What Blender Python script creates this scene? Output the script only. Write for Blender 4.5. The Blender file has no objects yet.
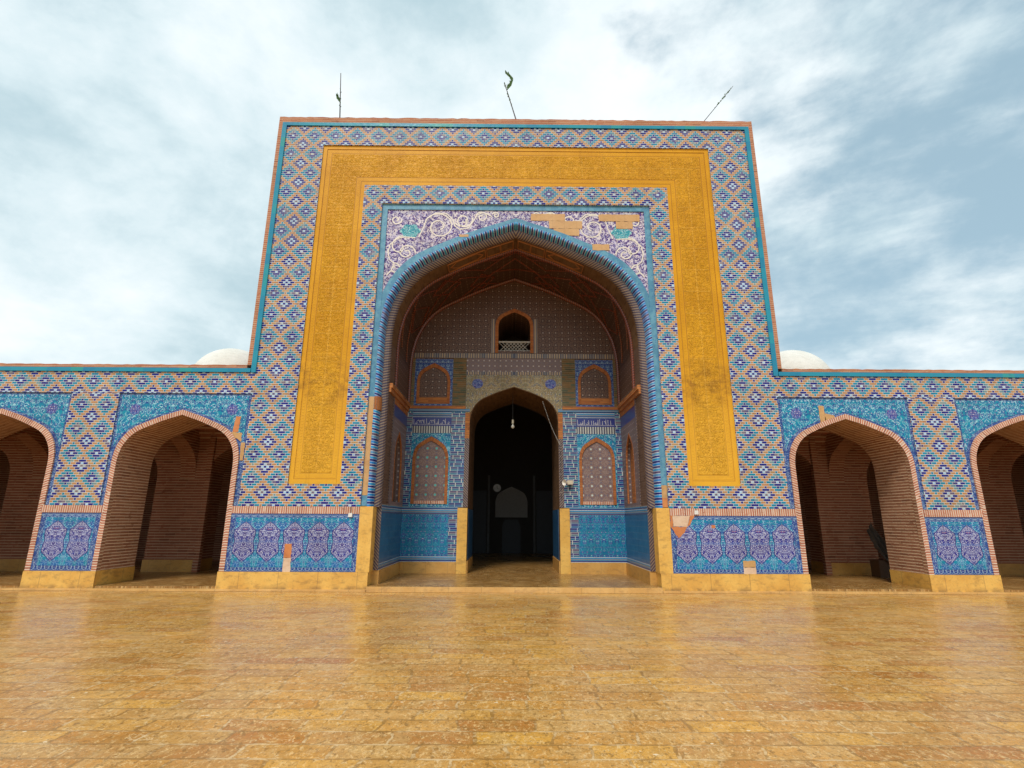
import bpy, math, random
import numpy as np
from mathutils import Vector, Matrix
random.seed(7)
R = math.radians
sc = bpy.context.scene
col = sc.collection

# ------------------------------------------------------------------ camera
F_PX, PITCH, ROLL, YAW, CAMX = 535.967, R(14.199), R(0.2963), R(0.3808), -0.171
fwd = Vector((math.sin(YAW)*math.cos(PITCH), math.cos(YAW)*math.cos(PITCH), math.sin(PITCH)))
rt0 = Vector((math.cos(YAW), -math.sin(YAW), 0))
up0 = rt0.cross(fwd)
cr, sr = math.cos(ROLL), math.sin(ROLL)
rt = rt0*cr + up0*sr
up = up0*cr - rt0*sr
cam = bpy.data.cameras.new('camera'); cam.lens = F_PX/1024*36; cam.sensor_width = 36
cam.clip_start = 0.05; cam.clip_end = 4000
co = bpy.data.objects.new('camera', cam); col.objects.link(co)
m = Matrix((rt, up, -fwd)).transposed().to_4x4(); m.translation = Vector((CAMX, -13.0, 1.6))
co.matrix_world = m
sc.camera = co

# ------------------------------------------------------------------ view, sun
sc.view_settings.view_transform = 'Standard'; sc.view_settings.look = 'None'
sc.view_settings.gamma = 1; sc.view_settings.use_curve_mapping = False
sc.view_settings.exposure = 0.42
SUN_EL, SUN_AZ = R(52), R(197)      # azimuth measured clockwise from +Y: behind the camera
sun = bpy.data.lights.new('sun', 'SUN'); sun.energy = 1.9; sun.angle = R(14); sun.color = (1, .955, .88)
so = bpy.data.objects.new('sun', sun); col.objects.link(so)
sd = Vector((math.sin(SUN_AZ)*math.cos(SUN_EL), math.cos(SUN_AZ)*math.cos(SUN_EL), math.sin(SUN_EL)))
so.rotation_euler = sd.to_track_quat('Z', 'Y').to_euler()

# ------------------------------------------------------------------ node expression helper
class E:
    def __init__(s, nt, k): s.nt, s.k = nt, k
    def _m(s, op, b=None, c=None, clamp=False):
        n = s.nt.nodes.new('ShaderNodeMath'); n.operation = op; n.use_clamp = clamp
        for i, v in enumerate((s, b, c)):
            if v is None: continue
            if isinstance(v, E): s.nt.links.new(v.k, n.inputs[i])
            else: n.inputs[i].default_value = v
        return E(s.nt, n.outputs[0])
    def __add__(s, b): return s._m('ADD', b)
    __radd__ = __add__
    def __sub__(s, b): return s._m('SUBTRACT', b)
    def __rsub__(s, b): return (s*-1)+b
    def __mul__(s, b): return s._m('MULTIPLY', b)
    __rmul__ = __mul__
    def __truediv__(s, b): return s._m('DIVIDE', b)
    def floor(s): return s._m('FLOOR')
    def frac(s): return s._m('FRACT')
    def abs(s): return s._m('ABSOLUTE')
    def sin(s): return s._m('SINE')
    def sqrt(s): return s._m('SQRT')
    def mod(s, b): return s - (s/b).floor()*b
    def min(s, b): return s._m('MINIMUM', b)
    def max(s, b): return s._m('MAXIMUM', b)
    def lt(s, b): return s._m('LESS_THAN', b)
    def gt(s, b): return s._m('GREATER_THAN', b)
    def pow(s, b): return s._m('POWER', b)
    def step(s, a, b):   # smooth 0..1 from a to b
        n = s.nt.nodes.new('ShaderNodeMapRange'); n.interpolation_type = 'SMOOTHSTEP'
        s.nt.links.new(s.k, n.inputs[0]); n.inputs[1].default_value = a; n.inputs[2].default_value = b
        return E(s.nt, n.outputs[0])

class Mat:
    def __init__(s, name, rough=.6, spec=.5):
        s.m = bpy.data.materials.new(name); s.m.use_nodes = True; s.nt = s.m.node_tree
        s.b = s.nt.nodes['Principled BSDF']; s.b.inputs['Roughness'].default_value = rough
        s.b.inputs['Specular IOR Level'].default_value = spec
        s._uv = None
    def uv(s):
        if not s._uv:
            n = s.nt.nodes.new('ShaderNodeUVMap'); n.uv_map = 'UVMap'
            x = s.nt.nodes.new('ShaderNodeSeparateXYZ'); s.nt.links.new(n.outputs[0], x.inputs[0])
            s._uv = (E(s.nt, x.outputs[0]), E(s.nt, x.outputs[1]))
        return s._uv
    def obj(s):
        n = s.nt.nodes.new('ShaderNodeTexCoord'); x = s.nt.nodes.new('ShaderNodeSeparateXYZ')
        g = s.nt.nodes.new('ShaderNodeNewGeometry')
        s.nt.links.new(g.outputs['Position'], x.inputs[0])
        return tuple(E(s.nt, x.outputs[i]) for i in range(3))
    def vec(s, x, y, z=0):
        n = s.nt.nodes.new('ShaderNodeCombineXYZ')
        for i, v in enumerate((x, y, z)):
            if isinstance(v, E): s.nt.links.new(v.k, n.inputs[i])
            else: n.inputs[i].default_value = v
        return n.outputs[0]
    def noise(s, v, scale, detail=2, rough=.5, dist=0, colr=False):
        n = s.nt.nodes.new('ShaderNodeTexNoise'); s.nt.links.new(v, n.inputs['Vector'])
        n.inputs['Scale'].default_value = scale; n.inputs['Detail'].default_value = detail
        n.inputs['Roughness'].default_value = rough; n.inputs['Distortion'].default_value = dist
        return E(s.nt, n.outputs[1 if colr else 0])
    def voro(s, v, scale, feat='F1', rnd=1.0, out=0):
        n = s.nt.nodes.new('ShaderNodeTexVoronoi'); n.feature = feat; s.nt.links.new(v, n.inputs['Vector'])
        n.inputs['Scale'].default_value = scale; n.inputs['Randomness'].default_value = rnd
        return E(s.nt, n.outputs[out])
    def white(s, v):
        n = s.nt.nodes.new('ShaderNodeTexWhiteNoise'); n.noise_dimensions = '3D'; s.nt.links.new(v, n.inputs['Vector'])
        return E(s.nt, n.outputs[0])
    def rgb(s, c):
        n = s.nt.nodes.new('ShaderNodeRGB'); n.outputs[0].default_value = (*c, 1); return E(s.nt, n.outputs[0])
    def mix(s, f, a, b, mode='MIX'):
        n = s.nt.nodes.new('ShaderNodeMix'); n.data_type = 'RGBA'; n.blend_type = mode
        for i, v in ((0, f), (6, a), (7, b)):
            if isinstance(v, E): s.nt.links.new(v.k, n.inputs[i])
            elif i == 0: n.inputs[0].default_value = v
            else: n.inputs[i].default_value = (*v, 1)
        return E(s.nt, n.outputs[2])
    def ramp(s, f, stops, interp='LINEAR'):
        n = s.nt.nodes.new('ShaderNodeValToRGB'); r = n.color_ramp; r.interpolation = interp
        while len(r.elements) < len(stops): r.elements.new(1.0)
        for e, (p, c) in zip(r.elements, stops): e.position = p; e.color = (*c, 1)
        s.nt.links.new(f.k, n.inputs[0]); return E(s.nt, n.outputs[0])
    def color(s, c):
        if isinstance(c, E): s.nt.links.new(c.k, s.b.inputs['Base Color'])
        else: s.b.inputs['Base Color'].default_value = (*c, 1)
        return s
    def rough(s, r): s.nt.links.new(r.k, s.b.inputs['Roughness']); return s
    def bump(s, h, strength=.5, dist=.01):
        n = s.nt.nodes.new('ShaderNodeBump'); n.inputs['Strength'].default_value = strength
        n.inputs['Distance'].default_value = dist; s.nt.links.new(h.k, n.inputs['Height'])
        s.nt.links.new(n.outputs[0], s.b.inputs['Normal']); return s
    def wear(s, c, amt=.25, scale=.9):
        """uneven dirt and age over a colour"""
        x, y, z = s.obj(); v = s.vec(x, y, z)
        n = s.noise(v, scale, 6, .65)
        f = n.step(.42, .72)*amt
        return s.mix(f, c, s.mix(1.0, c, (.55, .47, .38), 'MULTIPLY'))

# ------------------------------------------------------------------ world: Nishita sky with procedural clouds
w = bpy.data.worlds.new('World'); sc.world = w; w.use_nodes = True
nt = w.node_tree; bg = nt.nodes['Background']
W = Mat.__new__(Mat); W.nt = nt
sky = nt.nodes.new('ShaderNodeTexSky'); sky.sky_type = 'NISHITA'; sky.sun_disc = False
sky.sun_elevation = SUN_EL; sky.sun_rotation = SUN_AZ; sky.air_density = 1.2; sky.dust_density = 2.0
g = nt.nodes.new('ShaderNodeTexCoord'); sx = nt.nodes.new('ShaderNodeSeparateXYZ')
nt.links.new(g.outputs['Generated'], sx.inputs[0])
dx, dy, dz = (E(nt, sx.outputs[i]) for i in range(3))
dzc = dz.max(0.0) + .42
px_, py_ = dx/dzc, dy/dzc
v0 = W.vec(px_, py_, .3)
big = W.noise(v0, 1.1, 3, .5, .3)
mid = W.noise(W.vec(dx+3.1, dy*1.1, dz*1.5), 2.6, 10, .56, .12)
# long thin streaks running away to the right-hand side
ra = R(-32)
su = px_*math.cos(ra) + py_*math.sin(ra); sv = py_*math.cos(ra) - px_*math.sin(ra)
stre = W.noise(W.vec(su*.55, sv*2.1, 2.2), 2.6, 8, .6, .3)
side = dx.step(-.05, .55)           # 0 on the left (dense cloud) to 1 on the right (broken cloud)
dens = mid*.75 + big*.35 + (stre-.5)*side*.38 + (W.noise(W.vec(dx*1.2, dy+2.0, dz*2.2), 7.5, 8, .6, .1)-.5)*.34 + (1-side)*.30 + side*.035
lowh = (1-dz.max(0.0)).pow(5)*.22    # thicker towards the horizon
cover = (dens + lowh).step(.50, .76)
shade = W.noise(W.vec(px_*1.3+7.7, py_*1.3, 5.1), 2.2, 8, .58, .3)*.4 + W.noise(W.vec(dx, dy+6.0, dz*1.6), 3.4, 9, .6, .15)*.6
cloud = W.ramp(shade.step(.30, .68), [(0, (.45, .60, .66)), (.4, (.67, .79, .83)), (1, (.92, .97, .985))])
skyc = W.mix(1.0, E(nt, sky.outputs[0]), (.088, .088, .088), 'MULTIPLY')
bluec = W.mix(.62, skyc, (.45, .645, .74))
out = W.mix(cover*.93, bluec, cloud)
nt.links.new(out.k, bg.inputs['Color']); bg.inputs['Strength'].default_value = .86

# ------------------------------------------------------------------ mesh helpers
def frame(o, U, V, N): return (Vector(o), Vector(U), Vector(V), Vector(N))
FACE = frame((0, 0, 0), (1, 0, 0), (0, 0, 1), (0, 1, 0))
def sidewall(x): return frame((x, 0, 0), (0, 1, 0), (0, 0, 1), (-1, 0, 0))   # faces +x, u runs along +y

class M:
    def __init__(s, side=-1): s.v, s.f, s.uv, s.flip = [], [], [], side == 1
    def face(s, pts, uvs):
        pts = [Vector(p) for p in pts]
        if s.flip:
            pts = [Vector((-p.x, p.y, p.z)) for p in pts][::-1]; uvs = list(uvs)[::-1]
        i = len(s.v); s.v += pts; s.f.append(list(range(i, i+len(pts)))); s.uv += list(uvs)
        return s
    def slab(s, o, d0, d1, fr=FACE, uvo=(0, 0), scale=1, back=True):
        O, U, V, N = fr
        P = lambda p, d: O + U*p[0] + V*p[1] + N*d
        s.face([P(p, d0) for p in o], [((p[0]-uvo[0])*scale, (p[1]-uvo[1])*scale) for p in o])
        if back: s.face([P(p, d1) for p in o][::-1], [(p[0]-uvo[0], p[1]-uvo[1]) for p in o][::-1])
        L = 0; n = len(o)
        for i in range(n):
            a, b = o[i], o[(i+1) % n]; l = math.hypot(b[0]-a[0], b[1]-a[1])
            s.face([P(a, d0), P(a, d1), P(b, d1), P(b, d0)], [(0, L), (d1-d0, L), (d1-d0, L+l), (0, L+l)])
            L += l
        return s
    def rect(s, x0, x1, z0, z1, d0, d1, fr=FACE, uvo=None):
        return s.slab([(x0, z0), (x1, z0), (x1, z1), (x0, z1)], d0, d1, fr, uvo or (0, 0))
    def box(s, x0, x1, y0, y1, z0, z1):
        f = s.face
        f([(x0,y0,z0),(x1,y0,z0),(x1,y0,z1),(x0,y0,z1)], [(x0,z0),(x1,z0),(x1,z1),(x0,z1)])
        f([(x1,y1,z0),(x0,y1,z0),(x0,y1,z1),(x1,y1,z1)], [(x1,z0),(x0,z0),(x0,z1),(x1,z1)])
        f([(x0,y1,z0),(x0,y0,z0),(x0,y0,z1),(x0,y1,z1)], [(y1,z0),(y0,z0),(y0,z1),(y1,z1)])
        f([(x1,y0,z0),(x1,y1,z0),(x1,y1,z1),(x1,y0,z1)], [(y0,z0),(y1,z0),(y1,z1),(y0,z1)])
        f([(x0,y0,z1),(x1,y0,z1),(x1,y1,z1),(x0,y1,z1)], [(x0,y0),(x1,y0),(x1,y1),(x0,y1)])
        f([(x0,y1,z0),(x1,y1,z0),(x1,y0,z0),(x0,y0,z0)], [(x0,y1),(x1,y1),(x1,y0),(x0,y0)])
        return s
    def loft(s, rows, vs):
        """rows: list of equal-length 3D point lists; u = running length of first row, v = vs[i]"""
        L = [0]
        for a, b in zip(rows[0], rows[0][1:]): L.append(L[-1] + (Vector(b)-Vector(a)).length)
        for i in range(len(rows)-1):
            for j in range(len(rows[0])-1):
                s.face([rows[i][j], rows[i][j+1], rows[i+1][j+1], rows[i+1][j]],
                       [(L[j], vs[i]), (L[j+1], vs[i]), (L[j+1], vs[i+1]), (L[j], vs[i+1])])
        return s
    def band(s, po, pi, d0, d1, fr=FACE):
        O, U, V, N = fr
        P = lambda p, d: O + U*p[0] + V*p[1] + N*d
        a = [P(p, d1) for p in po]; b = [P(p, d0) for p in po]; c = [P(p, d0) for p in pi]; d = [P(p, d1) for p in pi]
        wd = math.hypot(po[0][0]-pi[0][0], po[0][1]-pi[0][1])
        return s.loft([a, b, c, d], [-(d1-d0), 0, wd, wd+d1-d0])
    def soffit(s, path, y0, y1, uvflip=True):
        """inside surface of an opening; rows run along the depth"""
        L = 0
        for a, b in zip(path, path[1:]):
            l = math.hypot(b[0]-a[0], b[1]-a[1])
            s.face([(a[0], y0, a[1]), (a[0], y1, a[1]), (b[0], y1, b[1]), (b[0], y0, b[1])],
                   [(y0, L), (y1, L), (y1, L+l), (y0, L+l)])
            L += l
        return s
    def tube(s, path, r, n=8, cap=True):
        path = [Vector(p) for p in path]; rr = r if isinstance(r, (list, tuple)) else [r]*len(path)
        rings = []; L = 0; Ls = []
        pu = None
        for i, p in enumerate(path):
            t = (path[min(i+1, len(path)-1)] - path[max(i-1, 0)]).normalized()
            if pu is None: pu = t.orthogonal().normalized()
            pu = (pu - t*pu.dot(t)).normalized(); q = t.cross(pu)
            rings.append([p + (pu*math.cos(2*math.pi*k/n) + q*math.sin(2*math.pi*k/n))*rr[i] for k in range(n+1)])
            if i: L += (p-path[i-1]).length
            Ls.append(L)
        for i in range(len(rings)-1):
            for k in range(n):
                s.face([rings[i][k], rings[i][k+1], rings[i+1][k+1], rings[i+1][k]],
                       [(Ls[i], k/n), (Ls[i], (k+1)/n), (Ls[i+1], (k+1)/n), (Ls[i+1], k/n)])
        if cap:
            s.face([p for p in rings[0][:-1]][::-1], [(0, 0)]*n); s.face(rings[-1][:-1], [(0, 0)]*n)
        return s
    def lathe(s, c, prof, n=32, a0=0, a1=2*math.pi):
        c = Vector(c)
        for i in range(len(prof)-1):
            for k in range(n):
                A, B = a0+(a1-a0)*k/n, a0+(a1-a0)*(k+1)/n
                p = lambda pr, a: c + Vector((pr[0]*math.cos(a), pr[0]*math.sin(a), pr[1]))
                pts = [p(prof[i], A), p(prof[i], B), p(prof[i+1], B), p(prof[i+1], A)]
                s.face(pts, [(A, prof[i][1]), (B, prof[i][1]), (B, prof[i+1][1]), (A, prof[i+1][1])])
        return s
    def build(s, name, mat, parent=None, smooth=False, merge=False):
        me = bpy.data.meshes.new(name)
        me.from_pydata([tuple(p) for p in s.v], [], s.f)
        ul = me.uv_layers.new(name='UVMap')
        ul.data.foreach_set('uv', [c for u in s.uv for c in u])
        me.materials.append(mat.m if isinstance(mat, Mat) else mat)
        if smooth or merge:
            import bmesh
            bm = bmesh.new(); bm.from_mesh(me); bmesh.ops.remove_doubles(bm, verts=bm.verts, dist=1e-5)
            bm.to_mesh(me); bm.free()
            if smooth:
                for p in me.polygons: p.use_smooth = True
        o = bpy.data.objects.new(name, me); col.objects.link(o)
        if parent:
            o.parent = parent
            l = Vector((0, 0, 0)); q = parent
            while q: l += q.location; q = q.parent
            o.location = -l
        return o

def tag(o, label=None, cat=None, group=None, kind=None):
    for k, v in (('label', label), ('category', cat), ('group', group), ('kind', kind)):
        if v: o[k] = v
    return o
def thing(name, loc, label, cat, group=None):
    o = bpy.data.objects.new(name, None); o.location = loc; col.objects.link(o)
    return tag(o, label, cat, group)

# four-centred (Persian) arch: half width w, springing zs, apex za
_x = np.array([1.0, .997, .985, .957, .915, .863, .795, .72, .634, .54, .45, .354, .23, .11, 0])
_z = np.array([0.0, .09, .20, .323, .425, .519, .60, .665, .717, .766, .812, .860, .912, .958, 1.0])
def arch(wd, zs, za, cx=0.0, z0=None, half=None, sharp=1.0):
    L = [(cx-wd*x, zs+(za-zs)*z) for x, z in zip(_x, _z)]
    Rr = [(cx+wd*x, zs+(za-zs)*z) for x, z in zip(_x[:-1], _z[:-1])][::-1]
    if z0 is not None: L = [(cx-wd, z0)] + L; Rr = Rr + [(cx+wd, z0)]
    if half == 'L': return L
    if half == 'R': return [L[-1]] + Rr
    return L + Rr

# ------------------------------------------------------------------ materials
T, B, O_, Wt = (.003, .215, .35), (.010, .012, .21), (.46, .225, .095), (.36, .56, .74)
def mk_mosaic():
    k = Mat('glazed_brick_mosaic', .38, .22)
    u, v = k.uv()
    cell, row = .06, .0599
    j = ((v)/row + .5).floor()
    ju = (j + 0).mod(10.0)
    aj = (ju - 5.0).abs()*-1 + 5.0             # 0 at big diamond centre row .. 5
    odd = j.mod(2.0)
    xs = u/cell
    d = ((xs.mod(10.0)) - 5.0).abs()*-1 + 5.0  # 0..5 distance from big-diamond column
    i = (d + .5).floor()
    idx = (aj + .0005).floor()*6 + i
    runs = [(0, Wt), (1, B), (3, T), (5, O_),
            (6, B), (8, T), (10, O_),
            (12, B), (13, T), (15, O_), (17, B),
            (18, T), (20, O_), (22, B),
            (24, T), (25, O_), (27, B), (29, Wt),
            (30, O_), (32, B), (34, Wt), (35, B)]
    c = k.ramp((idx + .5)/36.0, [(a/36, cc) for a, cc in runs], 'CONSTANT')
    # brick id for variation
    jj = (d - .5 - odd).mod(2.0)
    dj = jj.min(2.0 - jj)                       # distance (cells) to the nearest vertical joint
    vv = (v/row + .5).frac(); dv = vv.min(1.0 - vv)
    bid = ((xs - 5.0)*.5 + odd*.5).floor()
    rnd = k.white(k.vec(bid, j, 0))
    rnd2 = k.white(k.vec(bid, j, 7))
    c = k.mix((rnd*.9-.25).max(0.0), c, k.mix(1.0, c, (.55, .62, .8), 'MULTIPLY'))
    c = k.mix((rnd2-.72).max(0.0)*1.6, c, (.46, .36, .16))
    x, y, z = k.obj(); wob = k.noise(k.vec(x, y, z), 9, 2)*.05
    mort = (dj.lt(wob + .05) + dv.lt(wob*.9 + .082)).min(1.0)
    lite = k.mix(1.0, k.mix(.0, c, c), (1, 1, 1), 'SCREEN') if False else k.mix(.5, c, (.80, .84, .84))
    c = k.mix(mort, c, k.mix(.5, lite, k.ramp(k.noise(k.vec(x, y, z), 2.3, 4), [(.25, (.46, .43, .38)), (.75, (.82, .80, .75))])))
    k.color(k.wear(c, .35, .8)); k.rough(mort*.45 + .3); k.bump(mort*-1.0 + rnd*.4, .5, .006)
    return k
mosaic = mk_mosaic()

def mk_floral(name, base, base2, line, dot, dot2, P=.62, sc_=1.0, linew=.13, dark=None, amt=.5, rough=.35):
    k = Mat(name, rough, .25); u, v = k.uv()
    um = ((u/P).mod(1.0) - .5).abs()*P
    q = k.vec(um, v, 0)
    n = k.noise(q, 5.5*sc_, 2, .5, 1.4)
    n2 = k.noise(k.vec(um+5, v, 3), 8*sc_, 1, .5, .8)
    bse = k.mix(n2.step(.45, .55), base, base2)
    f1 = k.voro(q, 11*sc_, 'F1', .85)
    ln = ((n*4.2).frac() - .5).abs().lt(linew)
    c = k.mix(ln, bse, line)
    ring = (f1 - .33).abs().lt(.06)
    if dark: c = k.mix(ring*k.noise(q, 3*sc_).gt(.45), c, dark)
    c = k.mix(f1.lt(.20), c, dot)
    c = k.mix(k.voro(k.vec(um+9, v+4, 2), 9*sc_, 'F1', 1.0).lt(.13), c, dot2)
    # square tile joints
    tj = (u/.21).frac(); tk = (v/.21).frac()
    jt = (tj.lt(.025) + tk.lt(.025)).min(1.0)
    c = k.mix(jt*.55, c, (.22, .24, .28))
    tv = k.white(k.vec((u/.21).floor(), (v/.21).floor(), 2)); c = k.mix((tv-.5).max(0.0)*.8, c, k.mix(1.0, c, (.6, .72, .8), 'MULTIPLY'))
    k.color(k.wear(c, .35, 1.1)); k.bump(jt*-1.0, .3, .004)
    return k
teal_floral = mk_floral('turquoise_floral_tile', (.006, .25, .38), (.015, .16, .34), (.32, .58, .66), (.46, .54, .70), (.10, .05, .26), dark=(.02, .03, .24), linew=.12, sc_=1.45, P=1.3)
border_tile = mk_floral('blue_border_tile', (.03, .09, .30), (.03, .06, .24), (.25, .36, .50), (.42, .46, .58), (.16, .05, .14), P=.17, sc_=1.7, dark=(.02, .03, .2))
rosette_tile = mk_floral('violet_rosette_tile', (.05, .05, .25), (.05, .09, .32), (.26, .32, .56), (.62, .58, .72), (.5, .2, .3), P=.4, sc_=1.9)
spandrel_tile = mk_floral('white_and_purple_floral_tile', (.66, .60, .64), (.50, .46, .62), (.07, .03, .19), (.06, .05, .28), (.36, .13, .14), P=50, sc_=1.25, linew=.20, dark=(.07, .04, .22))
roundel_tile = mk_floral('teal_roundel_tile', (.02, .22, .30), (.05, .32, .38), (.40, .66, .66), (.55, .7, .74), (.04, .06, .3), P=50, sc_=1.8)
olive_tile = mk_floral('sandy_floral_tile', (.30, .21, .10), (.22, .18, .10), (.42, .36, .22), (.50, .48, .40), (.10, .09, .14), P=.7, sc_=1.5, dark=(.10, .12, .18))

def mk_dado():
    k = Mat('medallion_dado_tile', .33, .25); u, v = k.uv()     # u centred on a medallion, v from the centre height
    um = (u + .285).mod(.57) - .285; au = um.abs(); av = v.abs()
    q = k.vec(au, v, 0)
    n = k.noise(q, 6.0, 2, .5, 1.6); f1 = k.voro(q, 21, 'F1', .85)
    # background
    ln = ((n*6.5).frac()-.5).abs().lt(.12)
    bgc = k.mix(k.noise(k.vec(au+3, v, 1), 7).step(.45, .55), (.008, .22, .36), (.02, .13, .36))
    c1 = k.mix(ln, bgc, (.28, .48, .64)); c1 = k.mix((f1-.40).abs().lt(.05), c1, (.02, .05, .26)); c1 = k.mix(f1.lt(.2), c1, (.42, .50, .66))
    # medallion: two pointed lobes joined at a narrow waist
    lim = ((av - .17).abs()*-1.0 + 1.0)
    wdt = (av*-1.0 + .45)*1.25
    wdt = wdt.min(.245).min(av*.22 + .215).min((av*-1.0+.45)*.62+.115)
    e = wdt - au
    c2 = k.mix(((n*8.5).frac()-.5).abs().lt(.23), (.38, .40, .56), (.020, .025, .24))
    c2 = k.mix(f1.lt(.24), c2, (.50, .50, .62)); c2 = k.mix((f1-.42).abs().lt(.06), c2, (.05, .03, .18)); c2 = k.mix((k.voro(q, 8, 'F1', .6)).lt(.14), c2, (.26, .10, .22))
    c2 = k.mix(av.lt(.03)*.4, c2, (.10, .16, .4))
    c = k.mix(e.gt(0.0), c1, c2); c = k.mix((e.abs()).lt(.009), c, (.03, .02, .16))
    jt = ((u/.285).frac().lt(.02) + ((v+.03)/.215).frac().lt(.025)).min(1.0)
    c = k.mix(jt*.5, c, (.2, .2, .28))
    k.color(k.wear(c, .35, 1.2)); return k
dado_tile = mk_dado()

def mk_courses(name, a, b, mortar, row=.066, brick=.23, mw=.20, rough=.8, vert=False, bump=.6, wear=.4):
    k = Mat(name, rough, .3); u, v = k.uv()
    if vert: u, v = v, u
    x, y, z = k.obj(); nn = k.noise(k.vec(x, y, z), 6, 3)
    vr = v/row + nn*.18; j = vr.floor(); fv = vr.frac()
    hu = u/brick + k.white(k.vec(j, 3, 1)); i = hu.floor(); fu = hu.frac()
    r = k.white(k.vec(i, j, 0)); r2 = k.white(k.vec(i, j, 5))
    c = k.mix(r, a, b); c = k.mix((r2-.8).max(0.0)*2.5, c, k.mix(1.0, c, (.45, .42, .45), 'MULTIPLY'))
    mt = (fv.lt(mw) + fu.lt(.03)*.4).min(1.0)*k.noise(k.vec(x*3+1, y*3, z*9), 2.2, 3).step(.22, .46)
    c = k.mix(mt, c, mortar)
    k.color(k.wear(c, wear, .7)); k.bump(mt*-1.0 + r*.3 + nn*.4, bump, .012)
    return k
arcade_brick = mk_courses('arcade_brick', (.29, .12, .065), (.38, .185, .105), (.70, .50, .34), row=.071, brick=.3, mw=.30, bump=.9)
dark_brick = mk_courses('inner_brick', (.27, .095, .05), (.34, .135, .075), (.54, .36, .24), row=.078, brick=.3, mw=.26, bump=.9)
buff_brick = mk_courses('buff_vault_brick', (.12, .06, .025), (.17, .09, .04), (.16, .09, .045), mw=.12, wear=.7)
cornice_brick = mk_courses('cornice_brick', (.38, .13, .07), (.45, .19, .10), (.60, .44, .30), row=.058, mw=.2)
soldier_brick = mk_courses('soldier_brick', (.40, .14, .09), (.52, .24, .15), (.72, .60, .48), row=.052, brick=5, mw=.3, vert=True)
voussoir_brick = mk_courses('voussoir_brick', (.38, .13, .08), (.52, .23, .14), (.74, .62, .50), row=.058, brick=5, mw=.3, vert=True)
orange_brick = mk_courses('orange_trim_brick', (.34, .10, .03), (.46, .16, .045), (.26, .12, .05), row=.05, brick=5, mw=.25, vert=True)
orange_flat = mk_courses('orange_plain_brick', (.34, .11, .035), (.48, .18, .05), (.24, .13, .06), row=.07, mw=.2)
olive_brick = mk_courses('olive_brick', (.22, .12, .045), (.06, .10, .07), (.26, .19, .11), row=.062, brick=.2, mw=.25)
dull_brick = mk_courses('grey_brown_brick', (.11, .06, .04), (.16, .09, .06), (.17, .12, .09), row=.06, mw=.15)

def mk_stripes(name, seq, period, jitter=.5, vert=True, rough=.35, diag=0.0, blocks=0):
    """seq: (start, colour) constant stops across one period running along u (vert) or v"""
    k = Mat(name, rough); u, v = k.uv(); a, b = (u, v) if vert else (v, u)
    t = a + b*diag if diag else a
    ph = (t/period).floor(); f = (t/period).frac()
    c = k.ramp(f, seq, 'CONSTANT')
    r = k.white(k.vec(ph, 1, 2)); r2 = k.white(k.vec(ph, 4, 2))
    if blocks:
        f2 = ((b/blocks) + r*3.0); c = k.mix(f2.frac().lt(.10), c, (.55, .55, .5))
        r = k.white(k.vec(ph, f2.floor(), 9))
    c = k.mix((r-.45).max(0.0)*jitter*1.8, c, k.mix(1.0, c, (.35, .5, .95), 'MULTIPLY'))
    c = k.mix((r2-.86).max(0.0)*3*jitter, c, (.33, .20, .11))
    k.color(k.wear(c, .35, 1.3)); k.bump(k.noise(k.vec(u, v, 0), 30, 2), .15, .004)
    return k
LB, NV, WH, TE = (.035, .25, .47), (.022, .02, .15), (.50, .56, .60), (.015, .28, .36)
rope_tile = mk_stripes('rope_moulding_tile', [(0, (.015, .27, .56)), (.42, (.55, .64, .70)), (.53, (.015, .012, .15)), (.90, WH)], .125, .7)
twist_tile = mk_stripes('twisted_moulding_tile', [(0, (.24, .18, .13)), (.42, (.03, .02, .06)), (.8, (.10, .045, .03))], .07, .3, diag=.9)
stripe_h = mk_stripes('striped_glazed_brick', [(0, (.015, .15, .25)), (.38, (.34, .42, .45)), (.48, NV), (.88, (.34, .42, .45))], .115, .8, vert=False, blocks=.22)
stripe_h2 = mk_stripes('horizontal_band_tile', [(0, (.02, .20, .40)), (.30, WH), (.42, NV), (.68, (.03, .22, .40)), (.86, (.3, .22, .17))], .13, .3, vert=False)
stripe_v = mk_stripes('vertical_rib_tile', [(0, (.50, .52, .46)), (.5, (.05, .045, .09))], .075, .3)
stripe_beige = mk_stripes('beige_rib_tile', [(0, (.38, .27, .16)), (.55, (.10, .08, .09))], .075, .9)
rib_rope = mk_stripes('orange_rope_rib', [(0, (.24, .055, .02)), (.5, (.06, .014, .01))], .07, .2, diag=.05)

def mk_star(name, base, base2, dot, ring, P=.19, rsz=.13, off=0.0):
    k = Mat(name, .5); u, v = k.uv()
    r_ = (v/P).floor(); us = u/P + r_.mod(2.0)*off
    fu = us.frac() - .5; fv = (v/P).frac() - .5
    dd = (fu*fu + fv*fv).sqrt(); di = fu.abs() + fv.abs()
    q = k.vec(u, v, 0)
    c = k.mix(k.noise(q, 24, 3, .6).step(.42, .58), base, base2)
    c = k.mix((di - .40).abs().lt(.05), c, ring); c = k.mix((dd - .27).abs().lt(.04), c, base)
    c = k.mix(dd.lt(rsz), c, dot)
    k.color(k.wear(c, .5, 1.0)); k.bump(dd.lt(rsz) + k.noise(q, 40, 2)*.4, .3, .006)
    return k
star_brown = mk_star('starred_brown_brick', (.055, .025, .016), (.15, .075, .045), (.46, .38, .33), (.17, .10, .07), P=.20, rsz=.085)
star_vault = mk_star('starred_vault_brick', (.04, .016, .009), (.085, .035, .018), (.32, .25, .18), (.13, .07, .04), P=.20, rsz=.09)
star_grey = mk_star('starred_niche_mosaic', (.19, .11, .10), (.26, .19, .17), (.50, .56, .52), (.10, .10, .16), P=.27, rsz=.11)
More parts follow.
